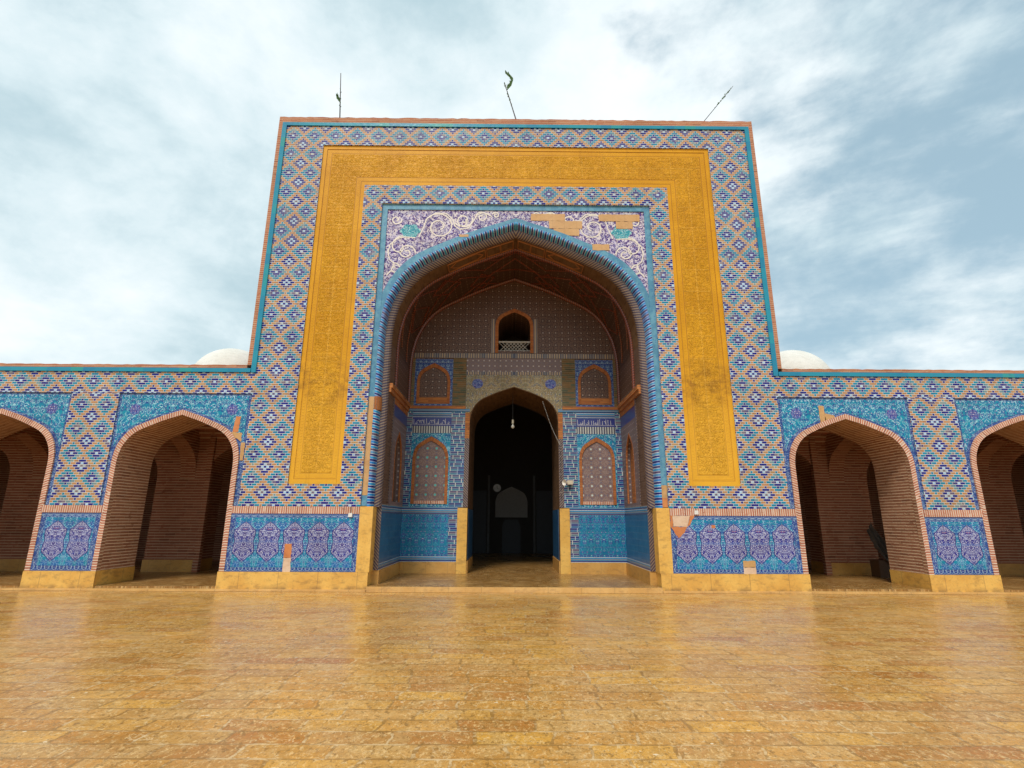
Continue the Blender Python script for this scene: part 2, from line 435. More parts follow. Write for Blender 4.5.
star_teal = mk_star('teal_starred_niche_mosaic', (.17, .10, .09), (.24, .17, .15), (.10, .40, .38), (.10, .10, .16), P=.27, rsz=.13)
star_violet = mk_star('violet_starred_band', (.20, .13, .11), (.16, .12, .14), (.46, .42, .42), (.14, .10, .13), P=.17)
blue_dado = mk_floral('deep_blue_floral_tile', (.01, .20, .33), (.012, .15, .32), (.10, .30, .45), (.22, .18, .42), (.45, .55, .65), P=.37, sc_=1.4, dark=(.03, .05, .26), linew=.08)
def mk_plainblue():
    k = Mat('deep_blue_glazed_tile', .3); u, v = k.uv()
    fu = (u/.19).frac(); fv = (v/.16).frac(); j = (fu.lt(.05)+fv.lt(.06)).min(1.0)
    r = k.white(k.vec((u/.19).floor(), (v/.16).floor(), 0))
    c = k.mix(r, (.012, .085, .22), (.02, .12, .27)); c = k.mix(j*.5, c, (.16, .2, .26))
    k.color(k.wear(c, .3)); k.bump(j*-1.0, .3, .005); return k
plain_blue = mk_plainblue()

def mk_yellow():
    k = Mat('yellow_glazed_relief', .42, .2); u, v = k.uv()      # u = x, v = z
    au = u.abs()
    do = (au*-1.0 + 5.42).min(v*-1.0 + 11.79)
    di = do*-1.0 + 1.26
    t = do.min(di).min(v - 2.40)
    top = (v*-1.0 + 11.79).lt(1.26)*((v*-1.0 + 11.79).lt(au*-1.0 + 5.42))
    al = v*(1-top) + u*top
    field = t.step(.27, .29)
    cells = (al/.62).frac(); cl = (cells.lt(.045) + (do-.63).abs().lt(.018)).min(1.0)*field
    # strokes: script-like flowing relief
    q = k.vec(al*1.0, do*1.0, 0)
    n = k.noise(q, 5.2, 1.5, .5, 2.2); n2 = k.noise(k.vec(al*.8+4, do*1.7, 1), 9.5, 2, .5, 1.2)
    s1 = (((n*4.2).frac()-.5).abs()).step(.20, .08)
    s2 = (((n2*3.6).frac()-.5).abs()).step(.22, .10)
    upr = ((al/.085 + n*2).frac()-.5).abs().lt(.16)*(k.noise(q, 3.4, 1).gt(.5))
    hgt = (s1*.7 + s2*.45 + upr*.5)*field
    bead = (((al/.075).frac()-.5).abs()).lt(.3)*t.gt(.155)*t.lt(.215)
    groove = (t-.125).abs().lt(.010) + (t-.255).abs().lt(.010)
    lines = (((v/.105 + n*1.6).frac()-.5).abs().step(.32, .12))*field
    hgt = hgt*.9 + lines*.16
    h = hgt*.9 + cl*1.0 + bead*.7 - groove*1.2
    x, y, z = k.obj(); P3 = k.vec(x, y, z)
    big = k.noise(P3, .9, 5, .6); fine = k.noise(P3, 14, 3, .6)
    c = k.mix(big.step(.35, .65), (.57, .262, .005), (.66, .32, .010))
    c = k.mix(fine.step(.5, .75)*.35, c, (.42, .17, .02))
    # crevice shading painted into the grooves and low parts of the relief
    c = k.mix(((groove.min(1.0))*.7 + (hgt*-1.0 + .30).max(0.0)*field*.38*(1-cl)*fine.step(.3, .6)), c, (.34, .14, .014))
    # colour gets paler down the lower legs of the frame
    c = k.mix(v.step(6.6, 2.8)*.38, c, (.84, .47, .06))
    # brown water stains across both legs
    sn = k.noise(k.vec(x*1.6, y, z*2.2), 1.6, 5, .65)
    st = ((v + u*.045 - 4.72).abs().step(.85, .05))*(sn.step(.44, .62))
    st = st + ((v - 6.9).abs().step(.9, .1))*k.noise(k.vec(x*3, y, z), 1.2, 4).step(.56, .7)*.35
    dr = k.noise(k.vec(x*5.5, y, z*.35), 1.3, 5, .65).step(.54, .70)*k.noise(k.vec(x, y, z), .5, 3).step(.42, .6)
    c = k.mix(dr*.32, c, (.33, .15, .012))
    c = k.mix(st.min(1.0)*.55, c, (.22, .095, .015))
    c = k.mix(cl*.35, c, (.78, .42, .06))
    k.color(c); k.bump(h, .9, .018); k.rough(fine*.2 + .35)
    return k
yellow = mk_yellow()

def mk_stone(name, a, b, stain=(.20, .11, .04), rough=.55, joint=0, top=None, low=True):
    k = Mat(name, rough); x, y, z = k.obj(); P3 = k.vec(x, y, z)
    n = k.noise(P3, 1.7, 6, .65); f = k.noise(P3, 22, 3, .6)
    c = k.mix(n.step(.35, .68), a, b); c = k.mix(f.step(.5, .8)*.35, c, stain)
    s2 = k.noise(k.vec(x*2.2, y*2.2, z*5), 1.6, 5, .7)
    c = k.mix(s2.step(.50, .66)*.40, c, stain)
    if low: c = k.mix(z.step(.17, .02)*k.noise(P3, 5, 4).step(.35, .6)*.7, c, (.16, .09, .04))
    if joint:
        u, v = k.uv(); jt = ((u/joint).frac()).lt(.012); c = k.mix(jt*.6, c, (.2, .11, .05))
        k.bump(f*.3 - jt, .35, .008)
    else: k.bump(f*.4 + n*.3, .35, .01)
    k.color(c); return k
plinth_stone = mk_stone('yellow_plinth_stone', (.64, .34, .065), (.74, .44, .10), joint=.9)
post_stone = mk_stone('honey_marble', (.66, .36, .065), (.76, .45, .10), low=False)
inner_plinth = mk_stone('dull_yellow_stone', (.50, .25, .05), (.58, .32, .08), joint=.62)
plaster = mk_stone('bare_ochre_plaster', (.50, .28, .10), (.56, .33, .14), joint=.33, low=False, stain=(.34, .17, .07))
red_plaster = mk_stone('orange_red_plaster', (.52, .17, .05), (.60, .23, .07), low=False, stain=(.35, .10, .03))
pale_plaster = mk_stone('pale_pink_plaster', (.62, .42, .28), (.68, .50, .36), low=False, stain=(.45, .25, .13))
cream = mk_stone('cream_limewash', (.64, .63, .57), (.70, .69, .64), stain=(.50, .48, .44), rough=.8, low=False)
roofmat = mk_stone('roof_lime_screed', (.42, .33, .24), (.5, .42, .32), rough=.9, low=False)

def mk_floor(name, row, L, cols, joint, wet, rot=False, bumpy=.6, spec=.5):
    k = Mat(name, .3, spec); x, y, z = k.obj()
    if rot: x, y = y, x
    P = k.vec(x, y, 0); P2 = k.vec(x*1.5, y*.8, 4)
    wv = k.noise(P, 1.1, 4, .6); wv2 = k.noise(k.vec(x+9, y, 0), 4.5, 3, .6)
    yy = (y + wv*.06 + wv2*.028)/row; j = yy.floor(); fy = yy.frac()
    r0 = k.white(k.vec(j, 1, 0))
    xx = (x + wv2*.10 + k.noise(k.vec(x, y+7, 0), 1.3, 3)*.18)/L + r0*5.0; i = xx.floor(); fx = xx.frac()
    r = k.white(k.vec(i, j, 0)); r2 = k.white(k.vec(i, j, 4))
    c = k.ramp(r, [(n/(len(cols)-1), cc) for n, cc in enumerate(cols)])
    mot = k.noise(P, 5.5, 7, .7, .4); mot2 = k.noise(k.vec(x, y, 5), 1.0, 6, .65, .6); fin = k.noise(P, 38, 4, .7)
    c = k.mix(mot.step(.44, .58)*.40, c, tuple(v*.55 for v in cols[1]))
    c = k.mix(k.noise(k.vec(x*1.3, y*1.0, 8), 2.6, 6, .7, .5).step(.50, .60)*.5, c, (.62, .39, .15))
    c = k.mix(k.noise(k.vec(x*1.3, y, 11), 13, 5, .75, .5).step(.56, .64)*.65, c, (.78, .58, .30))
    c = k.mix(mot2.step(.42, .66)*.42, c, tuple(v*.72 for v in cols[0]))
    c = k.mix(fin.step(.50, .62)*.5, c, tuple(v*.45 for v in cols[1]))
    gr1 = k.noise(P2, 16, 4, .8, .2); gr2 = k.noise(k.vec(x*1.4+5, y*.8, 9), 13, 4, .8, .2)
    c = k.mix(gr1.step(.55, .62)*.7, c, (.80, .52, .22))
    c = k.mix(gr2.step(.55, .61)*.75, c, tuple(v*.38 for v in cols[1]))
    # small chips and pale grit, irregular pale joints
    ch = k.voro(k.vec(x*1.0, y*1.6, 0), 5.2, 'F1', 1.0)
    c = k.mix(((ch + (fin-.5)*.22).lt(.085))*(k.noise(P, .9, 3).gt(.5)), c, (.78, .62, .42))
    brk = k.noise(k.vec(x, y*2, 3), 3.2, 5, .7)
    jy = fy.min(1.0-fy)*row; jx = fx.min(1.0-fx)*L
    jd = jy.min(jx); jn = k.noise(P, 16, 4, .7)
    jm = (jd + (jn-.5)*.030).lt(.011)*brk.step(.46, .60)
    jdark = (jd + (jn-.5)*.02).lt(.013)
    c = k.mix(jdark*.7, c, tuple(v*.42 for v in cols[1]))
    c = k.mix(jm*.75, c, joint)
    # ragged veins crossing the slabs
    ve = k.noise(k.vec(x+3, y, 2), 2.3, 5, .62, 1.0)
    vm = (ve-.5).abs().lt(.0055)*brk.step(.42, .58)
    c = k.mix(vm*.6, c, joint)
    k.color(c)
    wetm = k.noise(k.vec(x*.35, y*.6, 1), 1.4, 5, .6, .5).step(.36, .64)
    k.rough((wetm*-1.0 + 1.0)*wet[1] + wet[0] + fin*.10 + mot*.08)
    h = mot*.8 + fin*.35 - jdark*1.0 + r2*.5 + wv2*.8
    k.bump(h, bumpy, .011)
    return k
FC = [(.60, .28, .055), (.66, .34, .085), (.53, .22, .035), (.63, .35, .11), (.70, .355, .06), (.56, .31, .10), (.45, .16, .028)]
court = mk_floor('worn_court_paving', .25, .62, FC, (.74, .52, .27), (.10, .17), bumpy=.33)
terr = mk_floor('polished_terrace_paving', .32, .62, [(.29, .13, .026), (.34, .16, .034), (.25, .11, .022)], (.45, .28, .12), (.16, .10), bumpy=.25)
lip = mk_stone('worn_step_stone', (.56, .31, .09), (.66, .40, .14), stain=(.30, .16, .07), joint=.75, low=False)

def simple(name, c, rough=.6, metal=0, spec=.5):
    k = Mat(name, rough, spec); x, y, z = k.obj()
    n = k.noise(k.vec(x, y, z), 11, 4, .6)
    k.color(k.mix(n.step(.35, .7)*.35, c, tuple(v*.6 for v in c))); k.b.inputs['Metallic'].default_value = metal
    return k
def mk_turq():
    k = Mat('turquoise_glazed_coping', .22); u, v = k.uv(); x, y, z = k.obj()
    r = k.white(k.vec((x/.3).floor(), (z/.3).floor(), 0))
    c = k.mix(r, (.008, .19, .33), (.012, .26, .36)); c = k.mix((r-.88).max(0.0)*7, c, (.02, .28, .26))
    c = k.mix(k.noise(k.vec(x, y, z), 7, 4).step(.6, .75)*.4, c, (.02, .07, .25))
    k.color(c); k.bump(k.noise(k.vec(x, y, z), 12, 2), .2, .01); return k
turq = mk_turq()
def mk_lightblue():
    k = Mat('pale_blue_edging_tile', .3); u, v = k.uv(); x, y, z = k.obj()
    P = k.vec(x, y, z); f = k.voro(P, 17, 'F1', .7)
    c = k.mix(k.noise(P, 6, 3).step(.4, .6), (.075, .23, .35), (.12, .31, .42))
    c = k.mix((f-.3).abs().lt(.07)*.6, c, (.02, .12, .35)); c = k.mix(f.lt(.14)*.5, c, (.3, .48, .55))
    k.color(k.wear(c, .3)); return k
lightblue = mk_lightblue()
inscr_blue = simple('cobalt_inscription_tile', (.025, .035, .20), .3)
white_glaze = simple('white_glaze', (.48, .47, .52), .4)
cream_glaze = simple('cream_glaze', (.72, .66, .58), .4)
dark_in = simple('near_black_plaster', (.035, .028, .022), .8)  # near-black base colour for the hall walls, ceiling and window backing
dark_tile = simple('dim_tiled_panel', (.045, .05, .06), .6)
grey_lat = simple('grey_lattice_stone', (.42, .40, .36), .7)
iron = simple('dark_iron', (.05, .05, .05), .5, .6)

# ------------------------------------------------------------------ ground
g_ = M(); g_.face([(-600, -600, 0), (600, -600, 0), (600, 600, 0), (-600, 600, 0)], [(0, 0)]*4)
tag(g_.build('courtyard_ground', court), kind='structure')
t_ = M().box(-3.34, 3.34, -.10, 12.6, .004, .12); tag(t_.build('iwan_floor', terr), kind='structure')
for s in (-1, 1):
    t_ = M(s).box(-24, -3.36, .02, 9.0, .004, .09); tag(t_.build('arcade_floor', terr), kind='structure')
    t_ = M(s).box(-24, -3.36, -.13, .018, .004, .045); tag(t_.build('paving_kerb', lip), kind='structure')
t_ = M().box(-3.34, 3.34, -.165, -.104, .004, .117); tag(t_.build('step', lip), kind='structure')

# ================================================================== GATEWAY
gw = thing('gateway', (0, 0, 0), 'tall tiled gateway with yellow inscription frame around a huge pointed recess', 'gateway')
AB = (3.50, 6.15, 9.42)     # rope outer
AC = (3.375, 6.10, 9.30)     # rope inner
AD = (3.22, 6.05, 9.12)     # recess vault
H = .5
for s in (-1, 1):
    # brick core, tower flank, back
    a = arch(*AB, z0=0, half='L')
    core = M(s).slab([(0, 12.64), (-6.70, 12.64), (-6.70, 5.25), (-6.5, 5.2), (-6.5, .0)] + a, .10, 1.2)
    core.box(-6.70, -6.2, 1.2, 7.0, 5.3, 12.64)
    core.build('wall', dull_brick if False else cornice_brick, gw)
    M(s).slab([(-6.53, 1.88), (-3.65, 1.88), (-3.65, 9.96), (0, 9.96), (0, 10.52), (-4.17, 10.52), (-4.17, 2.40), (-5.42, 2.40),
               (-5.42, 11.79), (0, 11.79), (0, 12.40), (-6.5, 12.40), (-6.5, 5.14), (-6.53, 5.14)], 0, .10,
              uvo=(.30, 2.5)).build('mosaic_panel', mosaic, gw)
    yb = M(s).slab([(-5.42, 2.4), (-4.17, 2.4), (-4.17, 10.52), (0, 10.52), (0, 11.79), (-5.42, 11.79)], .045, .098)
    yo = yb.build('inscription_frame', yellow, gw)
    def Lrail(t0, t1, d):
        o1, i1 = (5.42-t0, 11.79-t0), (5.42-t1, 11.79-t1)
        q = M(s)
        q.slab([(-o1[0], 2.4), (-i1[0], 2.4), (-i1[0], i1[1]), (0, i1[1]), (0, o1[1]), (-o1[0], o1[1])], .045-d, .045)
        return q
    rl = Lrail(0, .115, .010)
    o1, i1 = (5.42-1.185, 11.79-1.20), (4.17, 10.52)
    rl.slab([(-o1[0], 2.4), (-i1[0], 2.4), (-i1[0], i1[1]), (0, i1[1]), (0, o1[1]), (-o1[0], o1[1])], .035, .045)
    rl.slab([(-5.305, 2.4), (-4.28, 2.4), (-4.28, 2.52), (-5.305, 2.52)], .035, .045)
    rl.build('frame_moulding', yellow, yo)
    # pale blue edging and spandrel
    A2 = [p for p in arch(3.64, 6.35, 9.57, half='L')]
    A2c = [(max(p[0], -3.50), p[1]) for p in A2]
    k0 = next(i for i, p in enumerate(A2) if p[0] > -3.5)
    (xa, za_), (xb, zb_) = A2[k0-1], A2[k0]
    zc = za_ + (zb_-za_)*(-3.5-xa)/(xb-xa)
    A2c = [(-3.5, zc)] + A2[k0:]
    M(s).slab([(-3.65, 1.9), (-3.5, 1.9), (-3.5, 9.80), (0, 9.80), (0, 9.96), (-3.65, 9.96)], .045, .099).build('tile_border', lightblue, gw)
    ab = arch(*AB, half='L')
    M(s).slab(A2c[::-1] + [p for p in ab if p[1] < zc+9] , .055, .099).build('arch_border', lightblue, gw)
    sp = M(s).slab([(0, 9.80), (-3.5, 9.80)] + A2c, .07, .099).build('spandrel', spandrel_tile, gw)
    # scrolls of cream glaze
    def spiral(cx, cz, r, a0, turns, d, w0=.034):
        pts = []
        n = int(26*turns)
        for i in range(n+1):
            a = a0 + d*2*math.pi*turns*i/n; rr = r*(1-.80*i/n)
            pts.append((cx+rr*math.cos(a), cz+rr*math.sin(a)))
        return pts
    def ribbon(mm, pts, wid, d0, d1, clip=True):
        for i, (a, b) in enumerate(zip(pts, pts[1:])):
            if clip:
                def inside(p): return -3.47 < p[0] < -.25 and p[1] < 9.77 and p[1] > np.interp(p[0], [q[0] for q in A2c], [q[1] for q in A2c])+.02
                if not (inside(a) and inside(b)): continue
            t = Vector((b[0]-a[0], b[1]-a[1])); L = t.length
            if L < 1e-6: continue
            t /= L; n = Vector((-t.y, t.x))*wid/2; e = t*wid*.2
            a_, b_ = Vector(a)-e, Vector(b)+e
            mm.slab([tuple(a_-n), tuple(b_-n), tuple(b_+n), tuple(a_+n)], d0-.0002*(i % 3), d1)
    rb = M(s)
    for (cx, cz, r, a0, tr, d) in [(-2.08, 9.30, .42, R(150), 1.6, -1), (-1.42, 9.50, .24, R(20), 1.4, -1), (-1.42, 9.50, .25, R(200), .5, 1), (-.93, 9.60, .17, R(160), 1.3, -1),
                                   (-2.93, 8.52, .25, R(330), 1.4, 1), (-3.08, 8.68, .36, R(60), .75, 1), (-3.22, 8.05, .16, R(90), 1.1, -1), (-3.25, 9.50, .15, R(0), 1.2, -1), (-.55, 9.66, .10, R(160), 1.2, -1)]:
        ribbon(rb, spiral(cx, cz, r, a0, tr, d), .034, .066, .0695)
    vine = [(-2.62, 8.98), (-2.50, 9.28), (-2.44, 9.52), (-2.2, 9.71), (-1.9, 9.70), (-1.72, 9.52), (-1.66, 9.32), (-1.52, 9.22), (-1.3, 9.26), (-1.17, 9.45), (-1.06, 9.66), (-.9, 9.74), (-.76, 9.68), (-.66, 9.62)]
    ribbon(rb, vine, .03, .064, .0695)
    vine = [(-2.72, 8.96), (-3.0, 8.98), (-3.2, 8.93), (-3.38, 8.75), (-3.42, 8.5), (-3.36, 8.3), (-3.24, 8.2), (-3.3, 8.0), (-3.42, 7.85)]
    ribbon(rb, vine, .03, .064, .0695)
    rb.build('scroll_vine', cream_glaze, sp)
    ro = M(s); cpt = (-2.86, 9.16)
    ro.slab([(cpt[0]+.26*(1+.10*math.cos(6*a))*math.cos(a), cpt[1]+.2*(1+.10*math.cos(6*a))*math.sin(a)) for a in np.linspace(0, 2*math.pi, 36, endpoint=False)], .0655, .069)
    ro.build('roundel', roundel_tile, sp)
    # rope moulding (quarter round) and second, twisted roll
    bo, ci = arch(*AB, z0=1.88, half='L'), arch(*AC, z0=1.88, half='L')
    # densify
    def dens(p, n=3):
        o = []
        for a, b in zip(p, p[1:]):
            for i in range(n): o.append((a[0]+(b[0]-a[0])*i/n, a[1]+(b[1]-a[1])*i/n))
        return o + [p[-1]]
    bo, ci = dens(bo), dens(ci)
    rows = []
    for q in np.linspace(0, math.pi/2, 7):
        f = math.sin(q); y = .20*f**4
        rows.append([(b[0]+(c[0]-b[0])*f, y, b[1]+(c[1]-b[1])*f) for b, c in zip(bo, ci)])
    rows = [[(p[0]-.002, .099, p[2]) for p in rows[0]]] + rows
    M(s).loft(rows[::-1], [i*.05 for i in range(8)]).build('rope_moulding', rope_tile, gw, merge=True)
    di = dens(arch(*AD, z0=1.88, half='L')); rows = []
    for q in np.linspace(0, math.pi/2, 5):
        f = math.sin(q); y = .2 + .14*(1-math.cos(q))
        rows.append([(b[0]+(c[0]-b[0])*f, y, b[1]+(c[1]-b[1])*f) for b, c in zip(ci, di)])
    M(s).loft(rows[::-1], [i*.035 for i in range(5)]).build('twisted_moulding', twist_tile, gw, merge=True)
    # copings
    M(s).slab([(0, 12.40), (0, 12.50), (-6.62, 12.50), (-6.62, 5.24), (-6.61, 5.14), (-6.5, 5.14), (-6.5, 12.40)], -.035, .10).build('turquoise_coping', turq, gw)
    rq = random.Random(11+s)
    topz = [(-.12*i, 12.69+rq.uniform(-.016, .010)) for i in range(1, 56)]
    cb = M(s); cb.slab([(0, 12.502), (0, 12.69)] + topz + [(-6.73, 12.69), (-6.73, 5.335), (-6.623, 5.335), (-6.623, 12.502)], -.02, .42)
    cb.build('brick_coping', cornice_brick, gw)
    # soldier course, dado, plinth, corner post
    M(s).rect(-6.655, -3.652, 1.712, 1.878, -.006, .10).build('soldier_course', soldier_brick, gw)
    M(s).rect(-6.655, -3.652, .415, 1.71, .0, .10).build('dado_border', border_tile, gw)
    dd = M(s).slab([(-6.53, .51), (-3.76, .51), (-3.76, 1.62), (-6.53, 1.62)], -.004, .0, uvo=(-5.145, 1.08)); dd.build('dado_panel', dado_tile, gw)
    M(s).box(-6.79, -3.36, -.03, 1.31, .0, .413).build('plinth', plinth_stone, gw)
    M(s).box(-3.645, -3.335, -.032, .33, .415, 1.885).build('corner_post', post_stone, gw)
    # stretch of the rope moulding that has lost its glaze
    for z0_, z1_ in ((4.22, 4.56),):
        if s == -1:
            rw = [[(p[0]-.004, p[1]-.004, p[2]) for p in rr if False] for rr in rows]
            seg = []
            for q in np.linspace(0, math.pi/2, 7):
                f = math.sin(q); y = .20*(1-math.cos(q))
                seg.append([(-3.5+.15*f+.004, y-.005, z) for z in (z0_, z1_)])
            M(s).loft(seg[::-1], [i*.05 for i in range(7)]).build('bare_moulding', orange_flat, gw)
    # ---------------- recess side wall, facing the middle of the gateway
    SW = sidewall(-3.22)
    M(s).rect(.34, 2.95, .12, .43, -.03, .25, SW).build('side_plinth', inner_plinth, gw)
    M(s).rect(.332, 2.95, .43, .58, -.006, .25, SW).build('side_band', stripe_h2, gw)
    M(s).rect(.332, 2.95, .58, 1.75, 0, .25, SW).build('side_dado', plain_blue, gw)
    M(s).rect(.332, 2.95, 1.75, 1.95, -.006, .25, SW).build('side_band', stripe_h2, gw)
    M(s).rect(-3.334, -3.216, .43, 1.95, .318, .331).build('recess_edge_tile', twist_tile, gw)
    M(s).rect(.34, .93, 1.95, 6.05, 0, .25, SW).build('side_pilaster', dull_brick, gw)
    M(s).rect(.932, 1.02, 1.95, 4.75, -.02, .25, SW).build('side_rope_strip', twist_tile, gw)
    na = arch(.50, 3.0, 3.98, cx=1.95, z0=2.05)
    half1 = [(1.022, 1.952), (1.95, 1.952), (1.95, 2.05)] + [(1.45, 2.05)] + arch(.50, 3.0, 3.98, cx=1.95, half='L') + [(1.95, 4.28), (1.022, 4.28)]
    half2 = [(1.95, 1.952), (2.948, 1.952), (2.948, 4.28), (1.95, 4.28)] + arch(.50, 3.0, 3.98, cx=1.95, half='R') + [(2.45, 2.05), (1.95, 2.05)]
    M(s).slab(half1, 0, .2, SW).slab(half2, 0, .2, SW).build('side_wall', star_violet, gw)
    nb = M(s).slab(na, .13, .16, SW).build('side_niche', orange_flat if s == 1 else dull_brick, gw)
    M(s).band(arch(.50, 3.0, 3.98, cx=1.95, z0=2.05), arch(.45, 3.0, 3.92, cx=1.95, z0=2.05), -.008, .03, SW).build('niche_trim', orange_brick, nb)
    M(s).rect(1.022, 2.948, 4.28, 4.6, 0, .2, SW).build('side_inscription', inscr_blue, gw)
    cn = M(s).rect(.34, 2.95, 4.752, 4.86, -.05, .2, SW); cn.rect(.34, 2.95, 4.86, 4.98, -.085, .2, SW); cn.rect(1.022, 2.948, 4.6, 4.75, -.01, .2, SW)
    cn.build('side_cornice', orange_flat, gw)
    M(s).rect(.932, 2.948, 4.98, 6.05, 0, .2, SW).build('side_upper_wall', star_brown, gw)
    # ---------------- vault of the recess
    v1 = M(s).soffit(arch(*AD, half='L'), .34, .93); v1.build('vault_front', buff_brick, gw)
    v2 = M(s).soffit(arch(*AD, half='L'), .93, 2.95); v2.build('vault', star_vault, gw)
    def vp(t, y, off=0.0):
        P = arch(*AD, half='L'); L = [0]
        for a_, b_ in zip(P, P[1:]): L.append(L[-1]+math.hypot(b_[0]-a_[0], b_[1]-a_[1]))
        q = (1-t)*L[-1]        # t = 0 apex, 1 springing
        x = float(np.interp(q, L, [p[0] for p in P])); z = float(np.interp(q, L, [p[1] for p in P]))
        d = Vector((-x, 0, 5.5-z)).normalized()*off
        return (x+d.x, y, z+d.z)
    for y0 in (.95, 2.90):
        M(s).tube([vp(t, y0, .02) for t in np.linspace(0, 1, 40)] + [(-3.20, y0, 5.0)], .05 if y0 < 2 else .06, 8).build('vault_rib', rib_rope, gw)
    nets = [[(0.0, 2.2), (.14, 1.9), (.30, 2.9)], [(.0, 1.5), (.18, 2.1), (.36, 1.5), (.5, 2.0), (.66, 2.9)], [(.02, .98), (.2, 1.6), (.36, .98)], [(.36, .98), (.5, 1.6), (.64, 1.1), (.8, 1.9), (.98, 2.3)],
            [(.0, 1.1), (.10, 1.25), (.22, .98)], [(.22, 1.8), (.30, 2.3), (.22, 2.75), (.14, 2.3), (.22, 1.8)], [(.45, 1.25), (.55, 1.75), (.45, 2.2), (.36, 1.75), (.45, 1.25)], [(.7, 1.5), (.8, 2.2), (.7, 2.8), (.6, 2.2), (.7, 1.5)],
            [(.64, 1.1), (.78, 1.0), (.95, 1.5)], [(.1, 2.9), (.24, 2.35), (.4, 2.9)], [(.40, 1.9), (.56, 2.9)]]
    nm = M(s)
    for pl in nets:
        P = []
        for a_, b_ in zip(pl, pl[1:]):
            for i in range(9): P.append(vp(a_[0]+(b_[0]-a_[0])*i/8, a_[1]+(b_[1]-a_[1])*i/8, .012))
        nm.tube(P, .022, 6)
    nm.build('net_rib', rib_rope, gw)
    # sunk cartouche panels on the front soffit
    cm = M(s)
    def cart(t0, t1, pointed):
        n = 10; y0_, y1_, w_ = .42, .86, .03
        def rail(pts):
            for a_, b_ in zip(pts, pts[1:]):
                cm.tube([vp(*a_, .01), vp(*b_, .01)], .016, 5)
        mid_ = (y0_+y1_)/2
        if pointed:
            tl = np.linspace(t0+.04, t1-.04, 7)
            rail([(t0, mid_)] + [(t, y0_+.04) for t in tl] + [(t1, mid_)]); rail([(t0, mid_)] + [(t, y1_-.04) for t in tl] + [(t1, mid_)])
        tl = np.linspace(t0-.015, t1+.015, 8)
        rail([(t, y0_) for t in tl]); rail([(t, y1_) for t in tl]); rail([(tl[0], y0_), (tl[0], y1_)]); rail([(tl[-1], y0_), (tl[-1], y1_)])
    cart(.03, .075, False); cart(.11, .16, False); cart(.20, .40, True)
    cm.build('soffit_cartouche', orange_flat, gw)
    # ---------------- rear wall of the recess with the inner portal
    Y = 2.95
    pa = arch(1.33, 4.40, 5.53, z0=.12, half='L')
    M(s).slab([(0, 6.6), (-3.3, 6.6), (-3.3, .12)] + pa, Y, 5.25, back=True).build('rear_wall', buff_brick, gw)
    e = .012
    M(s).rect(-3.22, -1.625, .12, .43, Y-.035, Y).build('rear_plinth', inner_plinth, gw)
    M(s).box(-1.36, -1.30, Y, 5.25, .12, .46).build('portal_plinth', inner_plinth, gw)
    M(s).box(-1.345, -1.318, Y+.3, 5.24, .46, 1.9).build('portal_dado', plain_blue, gw)
    M(s).rect(-1.62, -1.335, .12, 1.92, Y-.045, Y).build('portal_post', post_stone, gw)
    M(s).rect(-3.22, -1.622, .432, .58, Y-e-.003, Y).build('rear_band', stripe_h2, gw)
    M(s).rect(-3.22, -1.87, .58, 1.74, Y-e, Y).build('rear_dado', blue_dado, gw)
    M(s).rect(-1.868, -1.622, .58, 1.74, Y-e, Y).build('rear_striped_pier', stripe_h, gw)
    M(s).rect(-3.22, -1.622, 1.742, 1.94, Y-e-.006, Y).build('rear_band', stripe_h2, gw)
    M(s).rect(-1.88, -1.47, 1.942, 4.76, Y-e, Y).build('rear_striped_pier', stripe_h, gw)
    M(s).rect(-1.47, -1.335, 1.942, 3.95, Y-e-.004, Y).build('portal_edge_tile', twist_tile, gw)
    M(s).rect(-1.47, -1.335, 3.952, 4.72, Y-e-.004, Y).build('portal_edge_brick', orange_flat, gw)
    M(s).rect(-3.22, -3.05, 1.942, 4.76, Y-e, Y).build('rear_striped_pier', stripe_h, gw)
    M(s).rect(-3.048, -1.882, 4.32, 4.58, Y-e, Y).build('inscription_panel', inscr_blue, gw)
    ip = gw.children[-1]
    M(s).rect(-3.048, -1.882, 4.582, 4.76, Y-e-.004, Y).build('rear_band', stripe_h2, gw)
    M(s).rect(-3.048, -1.882, 4.10, 4.318, Y-e-.004, Y).build('ribbed_band', stripe_v, gw)
    # script strokes on the cobalt panel
    lt = M(-1); rnd = random.Random(31+s)
    x0, x1 = (-3.02, -1.91) if s == -1 else (1.91, 3.02)
    xx = x0
    while xx < x1-.06:
        w_ = rnd.uniform(.03, .07); base = 4.37 + rnd.uniform(-.005, .015)
        kind = rnd.random()
        if kind < .45: pts = [(xx+.01, base), (xx+.005, base+rnd.uniform(.12, .17))]
        elif kind < .8: pts = [(xx+w_*.5+w_*.55*math.cos(a), base+.04+.035*math.sin(a)) for a in np.linspace(math.pi, 2*math.pi+1.2, 8)]
        else: pts = [(xx, base+.09), (xx+w_*.5, base+.12), (xx+w_, base+.08), (xx+w_*1.2, base+.03)]
        for a_, b_ in zip(pts, pts[1:]):
            t = Vector((b_[0]-a_[0], b_[1]-a_[1])).normalized(); n = Vector((-t.y, t.x))*.008
            A_, B_ = Vector(a_), Vector(b_)
            lt.slab([tuple(A_-n), tuple(B_-n), tuple(B_+n), tuple(A_+n)], Y-e-.004-rnd.random()*.001, Y-e)
        xx += w_ + .012
    lt.rect(x0, x1, 4.36, 4.372, Y-e-.0035, Y-e)
    lt.build('lettering', white_glaze, ip)
    # lower niche
    c0 = -2.465
    tq = M(s)
    tq.slab([(-3.048, 1.942), (c0, 1.942), (c0, 2.03), (c0-.52, 2.03)] + arch(.52, 3.28, 3.98, cx=c0, half='L') + [(c0, 4.098), (-3.048, 4.098)], Y-e, Y)
